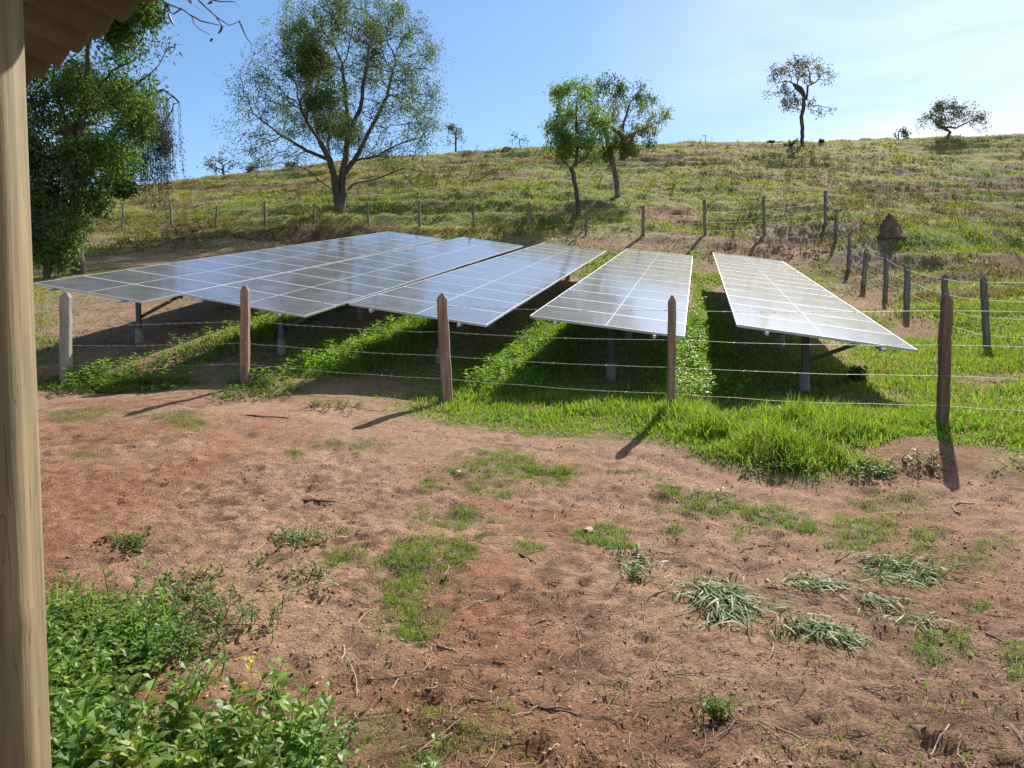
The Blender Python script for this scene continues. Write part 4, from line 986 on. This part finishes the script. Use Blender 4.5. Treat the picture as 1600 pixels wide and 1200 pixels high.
# short turf patches in the yard
def pts_in(lst, dens, r, spread=1.25):
    X, Y = [], []
    for cx, cy, rx, ry, k, s in lst:
        n = int(dens * rx * ry * 4 * spread ** 2 * s) + 4
        dy = r.uniform(-ry * spread, ry * spread, n); X.append(cx + r.uniform(-rx * spread, rx * spread, n) + k * dy); Y.append(cy + dy)
    return np.concatenate(X), np.concatenate(Y)
x, y = pts_in(SHORT, 8500, r, 1.5)
m_ = emask(SHORT, x, y, .75, 1.1); keep = (r.random(len(x)) < m_ ** 1.3 * sstep(.34, .62, fbm(x * 11, y * 11, 44, 3)) * .9)
xs_, ys_ = polar(9000, 2.6, 11, -.75, .85, r); ks_ = (sstep(.52, .66, fbm(xs_ * 1.6, ys_ * 1.6, 48, 4)) > r.random(9000)) & (ys_ < ybound(xs_)); x, y = np.r_[x[keep], xs_[ks_]], np.r_[y[keep], ys_[ks_]]; p = ground_pts(x, y) + hoof(x, y)[:, None] * np.array([[0, 0, 1]])
V, F, C = blades(p, .028 + .03 * fbm(x * 5, y * 5, 45, 2), np.full(len(x), .0042), r, (.07, .16, .015), (.17, .28, .035), np.full(len(x), .2), 2, .95)
tag(mesh_obj('short_grass', V, F, 3, M['grass'], col=C), 'low green grass patches scattered over the dirt yard', 'grass', kind='stuff')
print('turf', len(F))

# broad leaved weeds
def weed_template(r, leaflen=.085, pairs=6, h=.34, segs=4, spread=.8, tri=False):
    V, F, T = [], [], []
    def leaf(o, d, L_, W_, tone):
        d = d / np.linalg.norm(d); s_ = np.cross(d, EZ); s_ /= (np.linalg.norm(s_) + 1e-6); u = np.cross(s_, d); k = len(V)
        wprof = [.04, .62, 1.0, .78, .36, 0.02][:segs + 1] if segs >= 5 else [.1, 1.0, .8, .35, .02][:segs + 1]
        for i in range(segs + 1):
            t = i / segs; c = o + d * L_ * t + EZ * (-L_ * .28 * t * t); w = wprof[i] * W_ * .5
            V.extend([c - s_ * w + u * w * .35, c, c + s_ * w + u * w * .35]); T.extend([tone] * 3)
        for i in range(segs):
            b = k + 3 * i; F.extend([[b, b + 1, b + 4, b + 3], [b + 1, b + 2, b + 5, b + 4]])
    top = np.array([r.normal(0, .05), r.normal(0, .05), h]); bend = r.normal(0, .03, 3); bend[2] = 0
    st = [np.zeros(3), top * .5 + bend, top]
    k = len(V)
    for i, c in enumerate(st):
        w = .0045 * (1 - .3 * i)
        for a in (0, 2.1, 4.2): V.append(c + np.array([math.cos(a) * w, math.sin(a) * w, 0])); T.append(.35)
    for i in range(2):
        for j in range(3): F.append([k + 3 * i + j, k + 3 * i + (j + 1) % 3, k + 3 * i + 3 + (j + 1) % 3, k + 3 * i + 3 + j])
    az = r.uniform(0, 6.28)
    for i in range(pairs):
        t = .25 + .75 * (i + 1) / pairs; c = st[0] * (1 - t) ** 2 + 2 * t * (1 - t) * st[1] + t * t * st[2]; az += 1.57 + r.normal(0, .3)
        for s_ in (0, math.pi):
            if r.random() < .12: continue
            a = az + s_ + r.normal(0, .2); el = r.uniform(-.1, .5) + .5 * t; q = np.array([math.cos(a), math.sin(a), math.tan(el) * .8])
            L_ = leaflen * r.uniform(.7, 1.25) * (1.15 - .5 * t if t < 1 else .6); leaf(c + q * .012, q, L_, L_ * r.uniform(.5, .66), r.uniform(.2, 1))
    for s_ in range(3):
        a = r.uniform(0, 6.28); leaf(st[2], np.array([math.cos(a) * .6, math.sin(a) * .6, .8]), leaflen * .45, leaflen * .2, 1.0)
    return np.array(V), np.array(F), np.array(T)
def plant(tmpl, x, y, sc, r, cA, cB, name, label=None, extra_tone=None, tilt=.25, mat='weed', parent=None, org=None, kind='stuff', cat='plant'):
    Vs, Fs, Cs = [], [], []; off = 0; g = ground_pts(x, y); which = r.integers(0, len(tmpl), len(x)); cA, cB = np.array(cA), np.array(cB)
    for t_i, (V, F, T) in enumerate(tmpl):
        s = np.where(which == t_i)[0]
        if not len(s): continue
        m = len(s); a = r.uniform(0, 6.28, m); c, s_ = np.cos(a), np.sin(a); S = sc[s][:, None]
        X = (V[None, :, 0] * c[:, None] - V[None, :, 1] * s_[:, None]) * S; Y = (V[None, :, 0] * s_[:, None] + V[None, :, 1] * c[:, None]) * S; Z = V[None, :, 2] * S
        tx, ty = r.normal(0, tilt, (2, m, 1)); X = X + Z * tx; Y = Y + Z * ty
        W = np.stack([X, Y, Z], 2) + g[s][:, None]; Vs.append(W.reshape(-1, 3)); Fs.append((F[None] + off + np.arange(m)[:, None, None] * len(V)).reshape(-1, 4)); off += m * len(V)
        tone = np.clip(T[None, :] * .8 + r.normal(0, .2, (m, 1)), 0, 1)[..., None]; C = (cA + (cB - cA) * tone) * r.uniform(.75, 1.25, (m, 1, 1)); C = np.where(r.random((m, 1, 1)) < .04, C * np.array([2.2, 1.25, .7]), C); Cs.append(C.reshape(-1, 3))
    V = np.concatenate(Vs)
    if org is not None: V = V - org
    o = mesh_obj(name, V, np.concatenate(Fs), 4, M[mat], parent, col=np.concatenate(Cs), smooth=False)
    if label: tag(o, label, cat, kind=kind)
    return o
rw = np.random.default_rng(5)
big_t = [weed_template(rw, .085, 6, .30, 5) for _ in range(9)]; small_t = [weed_template(rw, .055, 4, .13, 4) for _ in range(6)]
creep_t = [weed_template(rw, .03, 3, .045, 4) for _ in range(6)]
mid_t = [weed_template(rw, .10, 4, .26, 2) for _ in range(6)]
# the foreground weed bed at lower left: two swells of it
WB = ell([(150, 1015, 120, 58), (225, 1020, 120, 48, .9), (325, 975, 90, 42, .6), (110, 1130, 90, 70), (330, 1225, 170, 62), (450, 1215, 90, 50), (200, 1240, 180, 60), (400, 1290, 240, 50), (-20, 1090, 120, 150)])
x, y = pts_in(WB, 150, rw); m_ = emask(WB, x, y, .3, .35); keep = rw.random(len(x)) < m_ * .9; x, y = x[keep], y[keep]
px_, py_ = inpx(ground_pts(x, y))
low = np.clip(sstep(215, 300, px_) * (1 - sstep(1060, 1110, py_)), 0, 1)
gapb = 1 - np.exp(-(((px_ - 330) / 90) ** 2 + ((py_ - 1098) / 26) ** 2)) * .9
k = (low < .5) & (rw.random(len(x)) < gapb)
plant(big_t, x[k], y[k], rw.uniform(.4, 1.05, k.sum()) * np.where(py_[k] > 1150, 1.15, .85) * (1 - .4 * sstep(430, 560, px_[k])), rw, (.09, .17, .035), (.24, .35, .06), 'weeds', 'bed of leafy green weeds beside the wooden pole, lower left corner', tilt=.2)
k = ~k; xa, ya = x, y
plant(small_t, np.repeat(x, 2) + rw.normal(0, .04, 2 * len(x)), np.repeat(y, 2) + rw.normal(0, .04, 2 * len(x)), rw.uniform(.5, 1.1, 2 * len(x)), rw, (.07, .14, .03), (.18, .28, .06), 'low_weeds', 'low small-leaved weeds creeping around the weed bed', tilt=.3)
print('weeds', len(x))
# long pale blades among them
nb = 140; kk = rw.integers(0, len(xa), nb); p = ground_pts(xa[kk] + rw.normal(0, .05, nb), ya[kk] + rw.normal(0, .05, nb))
V, F, C = blades(p, np.full(nb, .32), np.full(nb, .011), rw, (.10, .2, .03), (.16, .28, .05), np.zeros(nb), 2, .35)
tag(mesh_obj('tall_grass', V, F, 3, M['grass'], col=C), 'broad grass blades sticking out of the weed bed', 'grass', kind='stuff')
# creeping weeds in patches
x, y = pts_in(WEEDP, 420, rw); m_ = emask(WEEDP, x, y, .4, .5); keep = rw.random(len(x)) < m_; x, y = x[keep], y[keep]
plant(creep_t, x, y, rw.uniform(.7, 1.8, len(x)), rw, (.07, .13, .02), (.19, .26, .04), 'creeping_weeds', 'small creeping weeds in patches along the edge of the yard', tilt=.3)
# weeds between the tables
n0 = 60000; x, y = polar(n0, 9, 24, -.6, .6, rw); zo = zones(x, y); keep = rw.random(n0) < zo[3] * (zo[3] > .15) * (y > ybound(x) + .3) * .26 * (9 / y) ** .5
x, y = x[keep], y[keep]; print('mid weeds', len(x))
plant(mid_t, x, y, rw.uniform(.5, 1.15, len(x)), rw, (.08, .18, .018), (.21, .34, .035), 'leafy_weeds', 'leafy weeds in sunlit strips between the solar tables', tilt=.3)
# rough leafy ground cover on the nearer slope at the right
n0 = 26000; x, y = polar(n0, 9, 45, -.05, 1.0, rw); zo = zones(x, y); rt = sstep(6.0, 8.0, x - .25 * (y - 8)); keep = (rw.random(n0) < rt * .75 * (1 - zo[4]) * (fbm(x * .7, y * .7, 12, 3) > .46)); x, y = x[keep], y[keep]
plant(mid_t, x, y, rw.uniform(.35, .75, len(x)) * (.7 + y / 60), rw, (.07, .13, .02), (.19, .26, .045), 'slope_weeds', 'low leafy growth among the grass on the right slope', tilt=.4, mat='matt')
n0 = 15000; x, y = polar(n0, 30, 78, -.75, .98, rw); keep = (fbm(x * .3, y * .7, 14, 4) > .53) & (y < 70); x, y = x[keep], y[keep]
plant(mid_t, x, y, rw.uniform(.9, 2.0, len(x)) * (.6 + y / 120), rw, (.05, .05, .022), (.15, .12, .055), 'scrub_clumps', 'coarse brownish scrub tufts dotted over the hill', tilt=.5, mat='matt')

# wilted, uprooted grass clumps lying on the dirt
def wilted(px, py, rx, ry, n, label, seed, L_=.20, ang=None, pale=.55):
    r = np.random.default_rng(seed); c = G(px, py); d = c[1]; root_z = gz(c[0], c[1]); q = G(px, py + ry); RX = rx * d / FPX; RY = abs(q[1] - c[1])
    m = int(n * .7); bx = c[0] + r.normal(0, RX * .5, m); by = c[1] + r.normal(0, RY * .5, m) ; az = r.normal(-1.45 if ang is None else ang, .8, m)
    dr = np.c_[np.cos(az), np.sin(az), np.zeros(m)]; sdv = np.c_[-np.sin(az), np.cos(az), np.zeros(m)]; ll = (L_ * r.uniform(.5, 1.3, m))[:, None]; w = (.0058 * r.uniform(.6, 1.3, m))[:, None]
    b = np.c_[bx, by, ground_h(bx, by) + r.uniform(.0, .03, m)]; hp = (r.uniform(.003, .035, m))[:, None] * np.array([[0, 0, 1]])
    rows = []; 
    for t, wf, hf in ((0, .5, 0), (.3, .9, 1), (.65, .8, .75), (1, .08, -.1)):
        cc = b + dr * ll * t + hp * hf; tw = .5 * np.sin(r.uniform(0, 6, m))[:, None] * np.array([[0, 0, 1]])
        sv = norm(sdv + tw) * w * wf; rows += [cc - sv, cc + sv]
    V = np.stack(rows, 1); V[:, :, 2] = np.maximum(V[:, :, 2], ground_h(V[:, :, 0].ravel(), V[:, :, 1].ravel()).reshape(m, 8) + .003)
    V = V.reshape(-1, 3); B = np.arange(m)[:, None] * 8; F = np.concatenate([B + np.array([[0, 1, 3, 2]]), B + np.array([[2, 3, 5, 4]]), B + np.array([[4, 5, 7, 6]])], 1).reshape(-1, 4)
    k = r.random((m, 1)); col = np.where(k < pale, np.array([[.18, .23, .09]]), np.array([[.09, .18, .03]])) * r.uniform(.6, 1.25, (m, 1)); col = np.where(r.random((m, 1)) < .12, np.array([[.42, .37, .24]]), col)
    org = np.array([c[0], c[1], root_z]); o = mesh_obj('wilted_grass_clump', V - org, F, 4, M['wilt'], col=np.repeat(col, 8, 0)); o.location = org; return tag(o, label, 'grass clump', 'wilted grass clumps')
wilted(1130, 935, 62, 42, 420, 'biggest silvery wilted grass clump lying on the dirt', 1, .20)
wilted(1265, 908, 55, 18, 170, 'flat green wilted grass right of and behind the biggest clump', 3, .16, -.5, .35)
wilted(1255, 985, 42, 16, 150, 'wilted grass clump with a bright green top, in front of the others', 4, .13, -1.2, .6)
wilted(1310, 1003, 32, 16, 130, 'silvery tail of wilted grass nearest the camera', 5, .14, -.7, .9)
wilted(1410, 970, 45, 10, 70, 'thin yellow-green strand of wilted grass right of the silvery tail', 6, .13, -.4, .25)
wilted(1370, 935, 45, 13, 90, 'small wilted tuft left of the thin strand', 7, .15, -.8, .6)
wilted(1400, 885, 75, 24, 260, 'broad pale wilted patch mixed with green grass, farthest back', 8, .16, -.3, .55)
wilted(1000, 890, 38, 30, 120, 'spiky green grass tussock alone in the middle of the yard', 9, .15, 1.4, .15)
# two leafy plants alone on the dirt
for (px, py, n_, sc_, lb, sd_) in [(1120, 1112, 30, 1.0, 'low bushy green weed alone on the dirt, bottom right', 1), (205, 850, 22, .9, 'round green weed on the dirt right of the pole', 2), (995, 908, 14, .7, 'small leafy weed beside the spiky tussock', 3)]:
    rr_ = np.random.default_rng(sd_); c = G(px, py); n2 = n_; x = c[0] + rr_.normal(0, .032, n2); y = c[1] + rr_.normal(0, .022, n2); org = np.array([c[0], c[1], gz(*c)])
    o = plant(small_t, x, y, rr_.uniform(.5, .9, n2) * sc_ * (.75 if py > 1000 else 1), rr_, (.07, .13, .02), (.2, .28, .04), 'weed_plant', lb, tilt=.35, org=org, kind='thing', cat='plant'); o.location = org

# ------------------------------------------------------------------ litter on the dirt
def sticks(n, L0, L1, rad, xr, yr, r, curved=.15, lift=.004):
    Vs = []; Fs = []; off = 0
    px_, py_ = polar(n, yr[0], yr[1], xr[0], xr[1], r)
    for i in range(n):
        L_ = r.uniform(L0, L1) * (r.random() ** .5); a = r.normal(-.5, .9) if r.random() < .6 else r.uniform(0, 6.28); rd = rad * r.uniform(.5, 1.3); cur = np.array([px_[i], py_[i]]); pts = []; k = 5; curv = r.normal(0, curved * 2)
        for j in range(k + 1): pts.append(cur.copy()); a += curv / k + r.normal(0, curved * .6); cur = cur + np.array([math.cos(a), math.sin(a)]) * L_ / k
        pts = np.array(pts); Vs.append((pts, rd, r.uniform(0, .02)))
    A = np.concatenate([v[0] for v in Vs]); z = ground_h(A[:, 0], A[:, 1]) + hoof(A[:, 0], A[:, 1]); mb_v = []; 
    z = z.reshape(n, k + 1); P3 = np.concatenate([A.reshape(n, k + 1, 2), z[:, :, None]], 2)
    lf = np.array([v[2] for v in Vs])[:, None] * np.sin(np.linspace(0, math.pi, k + 1))[None] + lift; P3[:, :, 2] += lf
    # straighten heights a little so that sticks bridge dips
    P3[:, :, 2] = .5 * P3[:, :, 2] + .5 * (P3[:, :1, 2] + (P3[:, -1:, 2] - P3[:, :1, 2]) * np.linspace(0, 1, k + 1)[None]) + .002
    T = np.gradient(P3, axis=1); S = norm(np.cross(T, EZ)); U = norm(np.cross(S, T)); RD = np.array([v[1] for v in Vs])[:, None, None] * np.linspace(1.1, .5, k + 1)[None, :, None]
    rings = np.stack([P3 + S * RD, P3 + U * RD, P3 - S * RD, P3 - U * RD], 2)
    V = rings.reshape(-1, 3); base_i = (np.arange(n)[:, None, None] * (k + 1) + np.arange(k)[None, :, None]) * 4; j = np.arange(4)[None, None]
    F = np.stack([base_i + j, base_i + (j + 1) % 4, base_i + 4 + (j + 1) % 4, base_i + 4 + j], -1).reshape(-1, 4)
    t = r.random((n, 1)); col = np.array([[.20, .13, .085]]) + (np.array([[.66, .52, .36]]) - np.array([[.20, .13, .085]])) * t ** 1.2
    return V, F, np.repeat(col, (k + 1) * 4, 0)
rs = np.random.default_rng(77)
V1, F1, C1 = sticks(4200, .02, .12, .0015, (-.75, .8), (2.1, 9.5), rs, .10)
V2, F2, C2 = sticks(620, .08, .36, .0026, (-.5, .85), (2.1, 6.5), rs, .18)
V3, F3, C3 = sticks(1800, .03, .14, .0017, (-.15, .8), (2.1, 4.6), rs, .12)
F2 = F2 + len(V1); F3 = F3 + len(V1) + len(V2)
tag(mesh_obj('straw_litter', np.concatenate([V1, V2, V3]), np.concatenate([F1, F2, F3]), 4, M['dry'], col=np.concatenate([C1, C2, C3])), 'dead roots, straws and twigs strewn over the red dirt', 'litter', kind='stuff')
# litter under the trees and around the left table
V1, F1, C1 = sticks(2600, .06, .3, .004, (-.75, .0), (12, 24), rs, .3)
V2, F2, C2 = sticks(2200, .08, .4, .006, (-.2, .6), (24, 34), rs, .3)
tag(mesh_obj('dead_grass_litter', np.concatenate([V1, V2]), np.concatenate([F1, F2 + len(V1)]), 4, M['dry'], col=np.concatenate([C1, C2])), 'dry mown stalks lying around and behind the solar tables', 'litter', kind='stuff')
# clods and crumbs of soil
n = 30000; x, y = polar(n, 2.0, 9, -.75, .8, rs); keep = (fbm(x * 1.3, y * 1.3, 33, 3) > .42) & (y < ybound(x) + .2); x, y = x[keep], y[keep]; n = len(x)
ico = np.array([(0, 0, 1), (.9, 0, .4), (.28, .85, .4), (-.72, .53, .4), (-.72, -.53, .4), (.28, -.85, .4), (0, 0, -.5)]); icf = np.array([(0, 1, 2), (0, 2, 3), (0, 3, 4), (0, 4, 5), (0, 5, 1), (6, 2, 1), (6, 3, 2), (6, 4, 3), (6, 5, 4), (6, 1, 5)])
sz = (.002 + .009 * rs.random(n) ** 5)[:, None, None] * (1 + .05 * y)[:, None, None]
V = ico[None] * sz * rs.uniform(.6, 1.3, (n, 7, 3)) + np.c_[x, y, ground_h(x, y) + hoof(x, y)][:, None]
V = V.copy(); F = (icf[None] + np.arange(n)[:, None, None] * 7).reshape(-1, 3); col = SOIL[None] * rs.uniform(.8, 1.7, (n, 1))
clodm = leaf_mat('soil_crumb', 0.0, .95, .1)
tag(mesh_obj('soil_crumbs', V.reshape(-1, 3), F, 3, clodm, col=np.repeat(col, 7, 0)), 'loose crumbs of red soil scattered on the yard', 'soil', kind='stuff')
# single sticks that stand out
def stick(px0, py0, px1, py1, rad, label, dark=True, mid=0.0, fork=False):
    a, b = G(px0, py0), G(px1, py1); n_ = 8; pts = []
    s_ = np.array([-(b - a)[1], (b - a)[0]])
    for i in range(n_ + 1):
        t = i / n_; q = a + (b - a) * t + s_ * mid * math.sin(t * math.pi) + np.array([random.gauss(0, .003), random.gauss(0, .003)]); pts.append((q[0], q[1], gz(q[0], q[1])))
    pts = np.array(pts); pts[:, 2] = np.maximum(pts[:, 2], np.linspace(pts[0, 2], pts[-1, 2], n_ + 1)) + rad * .8
    org = pts[n_ // 2].copy(); mb = MB(); mb.tube(pts - org, np.linspace(rad, rad * .5, n_ + 1) * np.array([1 + .2 * random.random() for _ in range(n_ + 1)]), 7)
    if fork: k = 4; e = pts[k] + np.array([.12, -.05, .02]); mb.tube([pts[k] - org, (pts[k] + e) / 2 - org + np.array([0, 0, .01]), e - org], [rad * .6, rad * .45, rad * .2], 6)
    o = mb.build('stick', M['stick_dark' if dark else 'stick'], None, smooth=True); o.location = org; tag(o, label, 'stick', 'fallen sticks'); return o
stick(472, 776, 524, 786, .010, 'short dark stick lying in the open left part of the yard', True, .03)
stick(385, 652, 452, 656, .008, 'long thin dark stick near the pale brown post', True, .02)
stick(800, 1090, 905, 1108, .008, 'brown root stick lying at the bottom centre', True, -.05, True)
stick(683, 995, 712, 1013, .009, 'short stout stick lying left of the centre foreground', False)
stick(600, 1060, 672, 1016, .0045, 'thin pale curved root in the foreground below the grass patches', False, -.25)
stick(1500, 808, 1522, 792, .010, 'curved reddish stick at the right side of the yard', False, .3)
stick(1145, 868, 1205, 842, .006, 'slender brown twig between the grass patches', True, .05)
stick(1540, 992, 1570, 1010, .007, 'dark twig at the far right of the yard', True, .04)
stick(812, 872, 838, 886, .007, 'small brown stick beside a round grass patch', True)
stick(1185, 1115, 1268, 1155, .005, 'thin straight root right of the low bushy weed', False, .05)
# pale splinter of wood
def chip(px, py, L_, W_, ang, label):
    c = G(px, py); z_ = gz(*c); mb = MB(); ca, sa = math.cos(ang), math.sin(ang); u = np.array([ca, sa, .12]); v = np.array([-sa, ca, 0.1]); k = 6; V = []
    for i in range(k + 1):
        t = i / k; w = W_ * (.5 + .5 * math.sin(t * 2.6 + .4)); h_ = .02 * math.sin(t * 3.1) + .006
        for s_ in (-.5, .5): V.append(u * (t - .5) * L_ + v * w * s_ + EZ * (h_ + .006 * s_))
        for s_ in (.5, -.5): V.append(u * (t - .5) * L_ + v * w * s_ + EZ * (h_ - .006))
    F = [];
    for i in range(k):
        for j in range(4): F.append([i * 4 + j, i * 4 + (j + 1) % 4, i * 4 + 4 + (j + 1) % 4, i * 4 + 4 + j])
    F += [[3, 2, 1, 0], [k * 4, k * 4 + 1, k * 4 + 2, k * 4 + 3]]
    o = mesh_obj('bark_chip', np.array(V), F, 4, M['chip']); o.location = (c[0], c[1], z_ + .005); tag(o, label, 'wood chip')
M['chip'] = noise_mat('pale_wood', (.38, .26, .14), (.6, .45, .27), 14, .8, .3)
chip(918, 829, .10, .05, -.9, 'pale yellow splinter of wood on a grass patch in mid yard')
chip(715, 737, .07, .03, .1, 'small pale chip on the dirt left of the widest grass patch')
chip(648, 1028, .05, .03, .5, 'tiny pale chip beside the curved root') if False else None
print('all done')
